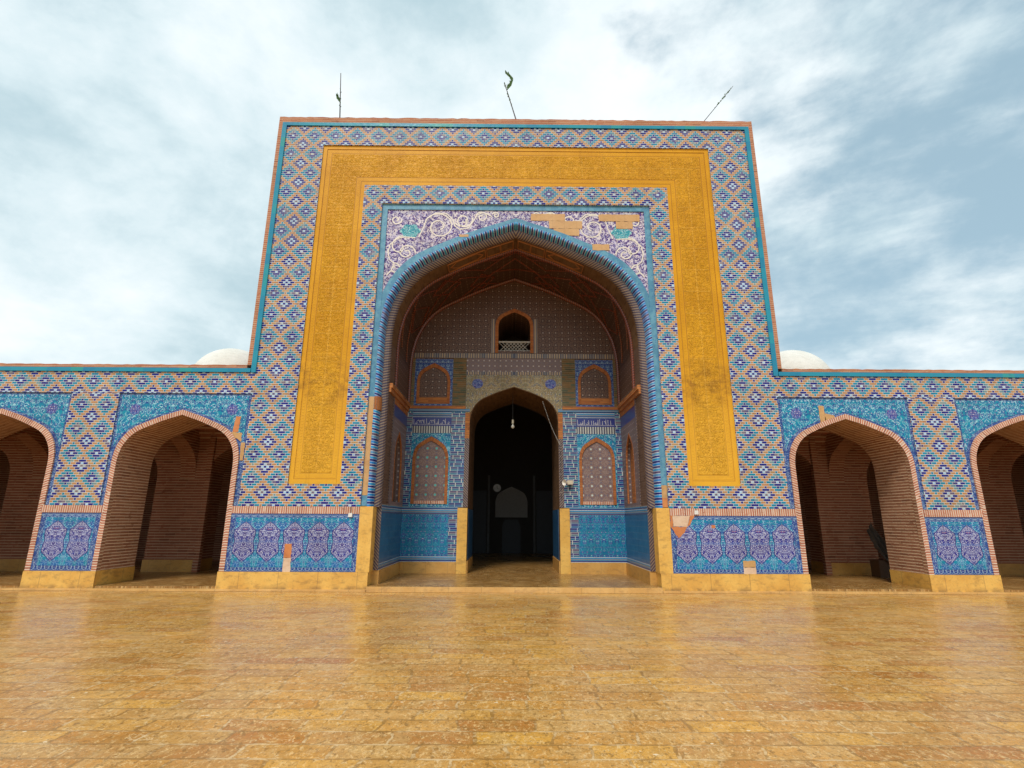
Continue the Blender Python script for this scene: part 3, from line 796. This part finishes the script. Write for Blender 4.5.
    tq.slab([(c0, 1.942), (-1.882, 1.942), (-1.882, 4.098), (c0, 4.098)] + arch(.52, 3.28, 3.98, cx=c0, half='R') + [(c0+.52, 2.03), (c0, 2.03)], Y-e, Y)
    tq.build('niche_surround', teal_floral, gw)
    ni = M(s).slab(arch(.45, 3.28, 3.88, cx=c0, z0=2.12), Y-.004, Y).build('blind_niche', star_teal if s == -1 else star_grey, gw)
    M(s).band(arch(.53, 3.28, 4.0, cx=c0, z0=2.03), arch(.445, 3.28, 3.87, cx=c0, z0=2.03), Y-.035, Y).build('niche_trim', orange_brick, ni)
    M(s).rect(c0-.44, c0+.44, 2.03, 2.12, Y-.03, Y).build('niche_sill', soldier_brick, ni)
    # cornice between storeys
    cn = M(s).rect(-3.22, -1.335, 4.762, 4.84, Y-.03, Y); cn.build('rear_band', stripe_h2, gw)
    M(s).rect(-3.22, -1.47, 4.842, 4.93, Y-.05, Y).build('rear_cornice', orange_flat, gw)
    # upper niche
    us = M(s)
    us.slab([(-3.048, 4.932), (c0, 4.932), (c0, 5.0), (c0-.50, 5.0)] + arch(.50, 5.65, 6.26, cx=c0, half='L') + [(c0, 6.42), (-3.048, 6.42)], Y-e, Y)
    us.slab([(c0, 4.932), (-1.882, 4.932), (-1.882, 6.42), (c0, 6.42)] + arch(.50, 5.65, 6.26, cx=c0, half='R') + [(c0+.50, 5.0), (c0, 5.0)], Y-e, Y)
    us.build('niche_surround', border_tile, gw)
    ni = M(s).slab(arch(.43, 5.65, 6.16, cx=c0, z0=5.2), Y-.004, Y).build('blind_niche', star_brown, gw)
    M(s).band(arch(.51, 5.65, 6.28, cx=c0, z0=5.0), arch(.425, 5.65, 6.15, cx=c0, z0=5.0), Y-.035, Y).build('niche_trim', orange_brick, ni)
    M(s).rect(c0-.424, c0+.424, 5.0, 5.2, Y-.03, Y).build('niche_sill', orange_flat, ni)
    M(s).rect(-1.88, -1.47, 4.932, 6.45, Y-e, Y).build('rear_brick_pier', olive_brick, gw)
    M(s).rect(-3.22, -3.05, 4.932, 6.45, Y-e, Y).build('rear_brick_pier', olive_brick, gw)
    M(s).rect(-3.25, 0, 6.452, 6.6, Y-.03, Y).build('beige_band', stripe_beige, gw)
    M(s).rect(-1.468, 0, 6.02, 6.45, Y-e, Y).build('star_band', star_violet, gw)
    M(s).rect(-1.468, 0, 5.92, 6.018, Y-.02, Y).build('portal_cornice', stripe_beige, gw)
    po = M(s).slab([(0, 5.918), (-1.468, 5.918), (-1.468, 4.722), (-1.345, 4.722)] + [p for p in arch(1.345, 4.42, 5.55, half='L') if p[1] > 4.73], Y-e, Y).build('portal_spandrel', olive_tile, gw)
    rz = M(s); rz.slab([(-1.12+.17*math.cos(a), 5.64+.15*math.sin(a)) for a in np.linspace(0, 2*math.pi, 20, endpoint=False)], Y-e-.004, Y-e)
    rz.build('rosette', rosette_tile, po)
    # tympanum with window
    tp = [(-3.22, 6.602), (0, 6.602), (0, 6.70), (-.5, 6.70)] + [(x, z) for x, z in arch(.5, 7.45, 7.98, half='L')]
    M(s).slab(tp + [(0, 9.12)] + [p for p in arch(*AD, half='L')[::-1] if p[1] > 6.75], Y-.005, 5.25).build('tympanum', star_brown, gw)
    M(s).band(arch(.60, 7.45, 8.10, z0=6.62, half='L'), arch(.5, 7.45, 7.98, z0=6.62, half='L'), Y-.03, Y).build('window_trim', orange_brick, gw)
    M(s).rect(-.72, -.602, 6.62, 7.75, Y-.02, Y).build('window_border', stripe_beige, gw)
    # hall behind
    hl = M(s)
    hl.slab([(-5.6, 0), (-1.33, 0), (-1.33, 4.4), (-5.6, 4.4)], 5.252, 5.4)
    hl.box(-5.8, -5.6, 5.3, 12.8, 0, 9)
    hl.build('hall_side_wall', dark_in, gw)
# single pieces of the gateway
M().box(-6.2, 6.2, 6.8, 7.0, 9.25, 12.64).box(-6.2, -5.82, 6.8, 7.0, 5.2, 9.25).box(5.82, 6.2, 6.8, 7.0, 5.2, 9.25).build('tower_back_wall', cornice_brick, gw)
M().box(-6.6, 6.6, .42, 7.0, 12.3, 12.5).build('tower_roof', roofmat, gw)
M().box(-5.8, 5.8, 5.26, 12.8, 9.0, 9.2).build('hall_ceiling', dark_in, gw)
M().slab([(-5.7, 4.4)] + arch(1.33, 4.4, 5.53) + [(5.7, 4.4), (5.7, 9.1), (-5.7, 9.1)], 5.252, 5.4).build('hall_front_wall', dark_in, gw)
M().box(-3.4, 3.4, .95, 5.25, 9.25, 9.4).build('vault_cover', roofmat, gw)
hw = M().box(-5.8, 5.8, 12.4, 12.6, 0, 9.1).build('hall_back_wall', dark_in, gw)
mh = M().band(arch(.74, 2.3, 3.08, z0=1.70), arch(.66, 2.3, 2.98, z0=1.70), 12.33, 12.4)
mh.slab(arch(.66, 2.3, 2.98, z0=1.70), 12.37, 12.4).build('prayer_niche_panel', simple('pale_grey_plaster', (.34, .32, .30), .8), hw)
M().slab([(-.42, .12), (.42, .12), (.42, 1.3), (.3, 1.6), (-.3, 1.6), (-.42, 1.3)], 12.3, 12.4).build('prayer_niche_base', dark_tile, hw)
for s in (-1, 1):
    M(s).rect(-2.3, -1.15, .12, 2.9, 12.34, 12.4).build('tiled_panel', dark_tile, hw)
    M(s).rect(-1.1, -1.0, .12, 3.6, 12.3, 12.4).build('panel_frame', simple('dim_grey_stone', (.12, .12, .12), .7), hw)
# window: room behind and grille
wr = M(); wr.box(-.7, .7, 5.2, 5.4, 6.4, 8.3); wo = wr.build('window', dark_in, gw)
gr = M()
for i in range(-5, 6):
    for d in (-1, 1):
        x0 = i*.11
        pts = [(x0 + d*t, 6.73+t) for t in (0, .135, .27)]
        a, b = pts[0], pts[-1]
        if abs(a[0]) < .5 and abs(b[0]) < .5: gr.tube([(a[0], 3.02, a[1]), (b[0], 3.02, b[1])], .011, 5)
gr.box(-.5, .5, 3.0, 3.05, 6.70, 6.735); gr.box(-.5, .5, 3.0, 3.05, 6.99, 7.035)
gr.build('window_grille', grey_lat, wo)
# bare patches where glazed tile has fallen
def patch(name, polys, d, mat, parent, th=.004):
    mm = M()
    for p in polys:
        if len(p) == 4 and not isinstance(p[0], tuple): p = [(p[0], p[2]), (p[1], p[2]), (p[1], p[3]), (p[0], p[3])]
        o = []; rq = random.Random(int(abs(p[0][0]*1000)))
        for a, b in zip(p, p[1:]+p[:1]):
            l = math.hypot(b[0]-a[0], b[1]-a[1]); n = max(1, int(l/.05)); o.append(a)
            for i in range(1, n): t = i/n; o.append((a[0]+(b[0]-a[0])*t+rq.uniform(-.009, .009), a[1]+(b[1]-a[1])*t+rq.uniform(-.009, .009)))
        mm.slab(o, d-th, d)
    return mm.build(name, mat, parent)
patch('bare_patch', [(.41, 1.34, 9.50, 9.71), (.90, 1.80, 9.27, 9.498), (1.02, 1.72, 9.06, 9.268)], .062, plaster, gw)
patch('bare_patch', [(2.26, 3.38, 9.50, 9.71), (2.72, 3.18, 9.28, 9.498)], .062, plaster, gw)
patch('bare_patch', [(2.06, 2.52, 8.62, 8.80)], .054, plaster, gw)
patch('bare_patch', [(-1.53, -1.28, 8.99, 9.06)], .054, plaster, gw)
patch('bare_patch', [[(-5.33, .72), (-5.16, .72), (-5.17, 1.03), (-5.33, 1.03)]], -.0045, red_plaster, gw)
patch('bare_patch', [[(-5.32, .415), (-5.15, .415), (-5.16, .72), (-5.33, .72)]], -.0045, pale_plaster, gw)
patch('bare_patch', [[(3.66, 1.45), (3.83, 1.20), (3.98, 1.33), (4.05, 1.46)], [(4.05, 1.46), (4.12, 1.5), (4.24, 1.71), (4.13, 1.71)], [(3.66, 1.45), (3.72, 1.46), (3.72, 1.71), (3.66, 1.71)]], -.0045, red_plaster, gw)
patch('bare_patch', [[(3.72, 1.46), (4.05, 1.46), (4.13, 1.71), (3.72, 1.71)]], -.0045, pale_plaster, gw)
patch('bare_patch', [(4.62, 4.71, 1.43, 1.50)], -.0045, red_plaster, gw)
patch('bare_patch', [(5.28, 5.57, .56, .70)], -.0045, plaster, gw)
patch('bare_patch', [(5.28, 5.57, .416, .56)], -.0045, pale_plaster, gw)
patch('bare_patch', [(-3.64, -3.51, 2.15, 4.55)], .044, plaster, gw)
patch('bare_patch', [(3.51, 3.64, 1.9, 2.12)], .044, red_plaster, gw)
patch('bare_patch', [(3.51, 3.64, 2.12, 2.42)], .044, plaster, gw)

# ================================================================== ARCADES
CX = [-8.17 - 4.42*k for k in range(4)]
WI, WO = 1.40, 1.515
def dome_mesh(mm, c, r, zb):
    pr = [(r*.97, zb), (r*.97, c[2]-.25), (r*1.02, c[2]-.2), (r*1.02, c[2])] + [(r*math.cos(a), c[2]+r*1.0*math.sin(a)) for a in np.linspace(.05, math.pi/2-.001, 16)]
    pr = [(a, b-c[2]) for a, b in pr]
    mm.lathe(c, pr, 48)
for s in (-1, 1):
    side = 'left' if s == -1 else 'right'
    lab = {'left': 'long low tiled arcade adjoining the left flank of the gateway', 'right': 'long low tiled arcade adjoining the right flank of the gateway'}[side]
    ar = thing('arcade', (s*14.5, 0, 0), lab, 'arcade')
    wall = M(s); spn = None
    for k, cx in enumerate(CX):
        xr = -6.502 if k == 0 else CX[k-1]-2.21
        xl = cx-2.21 if k < 3 else -24
        Lh = [(cx, 5.25), (xl, 5.25), (xl, .09)] + arch(WI, 2.85, 4.06, cx=cx, z0=.09, half='L')
        Rh = [(xr, 5.25), (cx, 5.25)] + arch(WI, 2.85, 4.06, cx=cx, z0=.09, half='R') + [(xr, .09)]
        wall.slab(Lh, .10, 1.3).slab(Rh, .10, 1.3)
        # trim of cut brick around the opening
        M(s).band(arch(WO, 2.9, 4.18, cx=cx, z0=.415), arch(WI-.004, 2.85, 4.055, cx=cx, z0=.415), -.012, .11).build('arch_trim', voussoir_brick, ar)
        M(s).soffit(arch(WI-.008, 2.85, 4.05, cx=cx, z0=.415), -.009, .115).build('arch_reveal', arcade_brick, ar)
        PX = 1.625
        o1 = [(cx-PX, 1.88), (cx-WO, 1.88)] + arch(WO, 2.9, 4.18, cx=cx, half='L') + [(cx, 4.6), (cx-PX, 4.6)]
        o2 = [(cx+WO, 1.88), (cx+PX, 1.88), (cx+PX, 4.6), (cx, 4.6)] + arch(WO, 2.9, 4.18, cx=cx, half='R')
        b = M(s).slab(o1, .03, .10).slab(o2, .03, .10).build('spandrel_border', border_tile, ar)
        ia = arch(WO+.05, 2.9, 4.25, cx=cx)
        xi = PX-.06
        ia2 = [p for p in arch(WO+.09, 2.9, 4.24, cx=cx, half='L') if p[0] > cx-xi]
        ib2 = [p for p in arch(WO+.09, 2.9, 4.24, cx=cx, half='R') if p[0] < cx+xi]
        M(s).slab([(cx, 4.545), (cx-xi, 4.545), (cx-xi, ia2[0][1]-.1)] + ia2, .026, .03).slab([(cx+xi, ib2[-1][1]-.1), (cx+xi, 4.545), (cx, 4.545)] + ib2, .026, .03).build('spandrel', teal_floral, ar)
        for sg in (-1, 1):
            rz = M(s); rz.slab([(cx+sg*1.19+.135*(1+.08*math.cos(8*a))*math.cos(a), 4.19+.135*(1+.08*math.cos(8*a))*math.sin(a)) for a in np.linspace(0, 2*math.pi, 40, endpoint=False)], .022, .026)
            rz.build('rosette', rosette_tile, ar)
        # pier between this arch and the next one out
        if k < 3:
            p0, p1 = CX[k+1]+PX, cx-PX
            pc = (p0+p1)/2
            M(s).rect(p0, p1, 1.88, 4.6, 0, .10, uvo=(pc+.30, 2.5)).build('mosaic_pier', mosaic, ar)
            q0, q1 = CX[k+1]+WO, cx-WO
            M(s).rect(q0-.03, q1+.03, 1.712, 1.878, -.014, .10).build('soldier_course', soldier_brick, ar)
            M(s).rect(q0, q1, .415, 1.71, 0, .10).build('dado_border', border_tile, ar)
            M(s).slab([(q0+.12, .53), (q1-.12, .53), (q1-.12, 1.60), (q0+.12, 1.60)], -.004, 0, uvo=(pc+.285, 1.08)).build('dado_panel', dado_tile, ar)
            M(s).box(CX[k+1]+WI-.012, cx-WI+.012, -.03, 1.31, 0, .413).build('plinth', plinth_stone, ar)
    wall.box(-24, -6.72, 1.3, 9.0, 5.0, 5.2).box(-24.2, -24, .1, 9.0, 0, 5.2)
    wall.build('wall', arcade_brick, ar)
    M(s).slab([(-24, 4.6), (-6.53, 4.6), (-6.53, 5.14), (-24, 5.14)], 0, .10, uvo=(.30, 2.5)).build('mosaic_band', mosaic, ar)
    M(s).rect(-24, -6.63, 5.142, 5.245, -.035, .10).build('turquoise_coping', turq, ar)
    rq = random.Random(21+s)
    M(s).slab([(-24, 5.247), (-6.735, 5.247)] + [(-6.735-.12*i, 5.332+rq.uniform(-.012, .008)) for i in range(144)] + [(-24, 5.335)], -.02, .42).build('brick_coping', cornice_brick, ar)
    # second row of piers, cross arches, vault and back wall
    C2 = [-7.76 - 4.42*k for k in range(4)]; w2 = 1.46
    s2 = M(s)
    for k, cx in enumerate(C2):
        xr = cx+2.21 if k else -5.0
        xl = cx-2.21 if k < 3 else -24
        s2.slab([(cx, 5.0), (xl, 5.0), (xl, .09)] + arch(w2, 2.7, 4.0, cx=cx, z0=.09, half='L'), 3.4, 4.3)
        s2.slab([(xr, 5.0), (cx, 5.0)] + arch(w2, 2.7, 4.0, cx=cx, z0=.09, half='R') + [(xr, .09)], 3.4, 4.3)
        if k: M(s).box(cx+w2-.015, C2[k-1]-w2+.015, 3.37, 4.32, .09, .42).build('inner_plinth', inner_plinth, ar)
        if k:
            px_r = C2[k-1]-w2            # pier edge nearest the gateway
            M(s).box(px_r-.02, px_r+.14, 3.30, 3.45, .09, 4.9).build('pilaster', dark_brick, ar)
    s2.build('inner_wall', dark_brick, ar)
    for k in range(3):
        xa = CX[k]-WI-.02; xb_ = C2[k]-w2+.0
        xc2 = xa
        fr = frame((xc2, 0, 0), (0, 1, 0), (0, 0, 1), (-1, 0, 0))
        ap = arch(1.05, 2.75, 3.95, cx=2.35)
        M(s).slab([(1.3, 4.99), (1.3, 2.75)][:1] + ap + [(3.4, 4.99)], 0, .45, fr).build('cross_arch', dark_brick, ar)
    vt = M(s)
    for k in range(4):
        cx = CX[k]; x0, x1, y0, y1 = cx-2.21, cx+2.21 if k else -5.0, 1.3, 3.4; n = 10
        def hz(x, y):
            a_, b_ = abs((x-(x0+x1)/2)/((x1-x0)/2)), abs((y-2.35)/1.05)
            return 3.9 + .95*(1-max(a_, b_)**2.2)
        for i in range(n):
            for j in range(n):
                X = [x0+(x1-x0)*i/n, x0+(x1-x0)*(i+1)/n]; Yy = [y0+(y1-y0)*j/n, y0+(y1-y0)*(j+1)/n]
                P = [(X[0], Yy[0]), (X[0], Yy[1]), (X[1], Yy[1]), (X[1], Yy[0])]
                vt.face([(a_, b_, hz(a_, b_)) for a_, b_ in P], [(a_, b_) for a_, b_ in P])
    vt.build('bay_vault', dark_brick, ar)
    M(s).box(-24, -5.0, 7.6, 7.8, 0, 5.1).box(-5.2, -5.0, 1.2, 7.6, 0, 5.0).build('back_wall', dark_brick, ar)
    dm = M(s); dome_mesh(dm, (-11.3, 8.0, 6.80 if s == 1 else 6.70), 1.56, 5.15)
    dm.build('dome', cream, ar, smooth=True)
    if s == -1:
        patch('bare_patch', [[(-6.90, 3.64), (-6.76, 3.64), (-6.74, 4.03), (-6.86, 4.03)]], .0225, red_plaster, ar)
        patch('bare_patch', [[(-7.06, 3.63), (-6.73, 3.45), (-6.66, 3.40), (-6.66, 3.62), (-6.9, 3.636)], [(-6.64, 2.95), (-6.56, 2.95), (-6.56, 3.38), (-6.66, 3.38)]], .0220, plaster, ar)
    else:
        patch('bare_patch', [[(7.55, 3.88), (7.70, 3.97), (7.68, 4.38), (7.55, 4.39)], [(7.685, 3.96), (7.92, 4.06), (7.92, 4.14), (7.68, 4.2)]], .0225, plaster, ar)

# ================================================================== SMALL THINGS
leafm = simple('dry_green_leaf', (.06, .14, .025), .6)
rod = simple('thin_weathered_rod', (.06, .05, .05), .6)
def stalk(base, tip, r0, g0, g1, label, extra=None, seed=1):
    rn = random.Random(seed)
    th = thing('roof_stalk', base, label, 'stalk', 'leafy rods on the gateway roof')
    a, b = Vector(base), Vector(tip)
    M().tube([a + (b-a)*t for t in np.linspace(0, 1, 12)], [r0*(1-.5*t) for t in np.linspace(0, 1, 12)], 6).build('rod', rod, th)
    lf = M(); ax = (b-a).normalized()
    def leaves(p, q, n, size):
        for i in range(n):
            c = p + (q-p)*rn.random()
            d = (ax*rn.uniform(1.0, 1.8) + Vector((rn.uniform(-1, 1), rn.uniform(-1, 1), rn.uniform(-.4, 1)))*.6).normalized()
            n_ = d.orthogonal().normalized(); n_.rotate(Matrix.Rotation(rn.random()*6.28, 3, d))
            L = size*rn.uniform(.6, 1.3); w_ = L*.22; m_ = d.cross(n_)*w_*.4
            lf.face([c, c+d*L*.5+n_*w_+m_, c+d*L, c+d*L*.5-n_*w_+m_], [(0, 0)]*4)
    leaves(a+(b-a)*g0, a+(b-a)*g1, 46, .075)
    if extra:
        P = [Vector(p) for p in extra]
        lf.tube(P, [.018]*len(P), 5)
        for p, q in zip(P, P[1:]): leaves(p, q, 22, .11)
    lf.build('leaf_cluster', leafm, th)
stalk((-5.13, .3, 12.66), (-5.25, .3, 14.52), .022, .25, .68, 'upright leafy rod on the left part of the gateway roof', [(-5.19, .3, 13.5), (-5.24, .3, 13.56), (-5.31, .3, 13.72)], 2)
stalk((.07, .3, 12.66), (-.36, .3, 14.25), .020, .40, .98, 'rod with a curled green leafy tip at the middle of the gateway roof', [(-.27, .3, 14.0), (-.16, .3, 14.15), (-.12, .3, 14.3), (-.17, .3, 14.42), (-.29, .3, 14.55)], 3)
stalk((5.28, .3, 12.66), (6.48, .3, 14.20), .014, .45, .93, 'rod leaning far outward on the right part of the gateway roof', None, 4)

# clock on the hall's back wall
ck = thing('wall_clock', (-.67, 12.33, 3.0), 'round white clock on the dark hall wall beside the prayer niche', 'clock')
def disc(cx, cz, r, d0, d1, n=28): return M().slab([(cx+r*math.cos(a), cz+r*math.sin(a)) for a in np.linspace(0, 2*math.pi, n, endpoint=False)], d0, d1)
disc(-.67, 3.02, .17, 12.27, 12.30).build('clock_face', simple('white_clock_face', (.8, .8, .78), .5), ck)
disc(-.67, 3.02, .185, 12.275, 12.33).build('clock_case', simple('grey_clock_case', (.35, .35, .35), .4), ck)
hd = M(); hd.rect(-.675, -.665, 3.01, 3.11, 12.262, 12.266); hd.slab([(-.67, 3.015), (-.60, 2.96), (-.595, 2.967), (-.668, 3.03)], 12.262, 12.266); hd.build('clock_hand', iron, ck)
# bulb hanging in the portal
bl = thing('hanging_bulb', (-.03, 3.6, 5.4), 'clear bulb hanging on a short flex in the portal arch', 'bulb')
M().tube([(-.03, 3.6, 5.50), (-.03, 3.6, 4.62)], .008, 6).build('flex', iron, bl)
M().tube([(-.03, 3.6, 4.64), (-.03, 3.6, 4.52)], .035, 10).build('bulb_socket', simple('pale_socket', (.6, .55, .42), .5), bl)
bb = M(); bb.lathe((-.03, 3.6, 4.42), [(.001, -.06)] + [(.055*math.cos(a), .055*math.sin(a)) for a in np.linspace(-1.2, 1.2, 10)] + [(.02, .09)], 16)
bb.build('bulb_glass', simple('milky_glass', (.7, .68, .6), .2), bl, smooth=True)
# beaded light cable from the portal arch to the pier
lc = thing('light_cable', (.87, 2.9, 5.0), 'beaded white cable drooping across the right shoulder of the portal', 'cable')
cp = [(.87 + .50*t, 2.86, 5.06 - 1.30*t - .10*math.sin(math.pi*t)) for t in np.linspace(0, 1, 18)] + [(1.38, 2.88, 3.6-.35*i) for i in range(5)]
M().tube(cp, .006, 5).build('cable', iron, lc)
be = M()
for i in range(len(cp)-1):
    for f in (0, .5):
        p = Vector(cp[i]).lerp(Vector(cp[i+1]), f)
        be.lathe(p, [(.001, -.014), (.011, 0), (.001, .014)], 6)
be.build('bead', simple('white_bead', (.75, .73, .68), .4), lc)
# floodlight / horn on the right pier
sp_ = thing('horn_speaker', (1.53, 2.9, 2.62), 'small cream horn loudspeaker fixed to the striped pier right of the portal', 'loudspeaker')
hs = M()
cz = Vector((1.60, 2.88, 2.66)); dr = Vector((-.75, -.62, -.05)).normalized()
prof = [(0, .022), (.06, .027), (.10, .038), (.15, .065), (.175, .088)]
def horn(mm, c, d, prof, n=18):
    u = d.orthogonal().normalized(); v = d.cross(u)
    rows = [[c + d*a + (u*math.cos(2*math.pi*k/n)+v*math.sin(2*math.pi*k/n))*r for k in range(n+1)] for a, r in prof]
    mm.loft(rows, [p[0] for p in prof])
horn(hs, cz, dr, prof + [(.165, .078), (.11, .04), (.10, .001)])
hs.build('horn', cream_glaze, sp_, merge=True)
M().box(1.56, 1.72, 2.80, 2.93, 2.60, 2.72).build('driver_box', simple('cream_plastic', (.62, .52, .38), .5), sp_)
M().tube([(1.64, 2.86, 2.60), (1.64, 2.93, 2.45)], .012, 6).build('bracket', iron, sp_)
# small sockets on the brick course
for x, l in ((-3.86, 'small white switch box on the brick course left of the recess'), (4.28, 'small white switch box on the brick course right of the recess')):
    t = thing('switch_box', (x, -.03, 1.72), l, 'switch box')
    bx = M().box(x-.045, x+.045, -.05, -.008, 1.64 if x < 0 else 1.74, 1.73 if x < 0 else 1.83); bx.build('casing', simple('white_box', (.72, .7, .66), .5), t)
    M().tube([(x, -.02, 1.73 if x < 0 else 1.83), (x, -.02, 1.88)], .008, 6).build('conduit', rod, t)
# dark cloth bundle slung over a stand inside the right arcade
cs = thing('cloth_stand', (10.35, 2.7, .09), 'grey cloth slung over a low wooden stand in the shade of the right arcade', 'stand')
M().box(10.18, 10.60, 2.62, 3.0, .09, .55).build('stand_base', simple('dark_wood', (.09, .045, .02), .6), cs)
M().tube([(10.62, 2.9, .5), (10.70, 2.9, 1.95)], .03, 8).build('post', simple('dark_wood_post', (.07, .04, .02), .6), cs)
cl = M(); rn = random.Random(5); rows = []
for i in range(12):
    t = i/11; cx_ = 10.05 + .52*t; zz = 1.45 - .85*t - .12*math.sin(math.pi*t)
    rows.append([(cx_ + .16*(a-.5) + .02*rn.random(), 2.58 + .05*math.sin(a*14+i*.5) + .04*rn.random(), zz + .30*(a-.5) + .02*rn.random()) for a in np.linspace(0, 1, 9)])
rows2 = [[(p[0]+.03, p[1]+.06, p[2]) for p in r] for r in rows]
cl.loft(rows, [i*.1 for i in range(12)]); cl.loft([r for r in rows2], [i*.1 for i in range(12)])
cl.build('draped_cloth', simple('grey_cloth', (.09, .08, .07), .9), cs, merge=True)
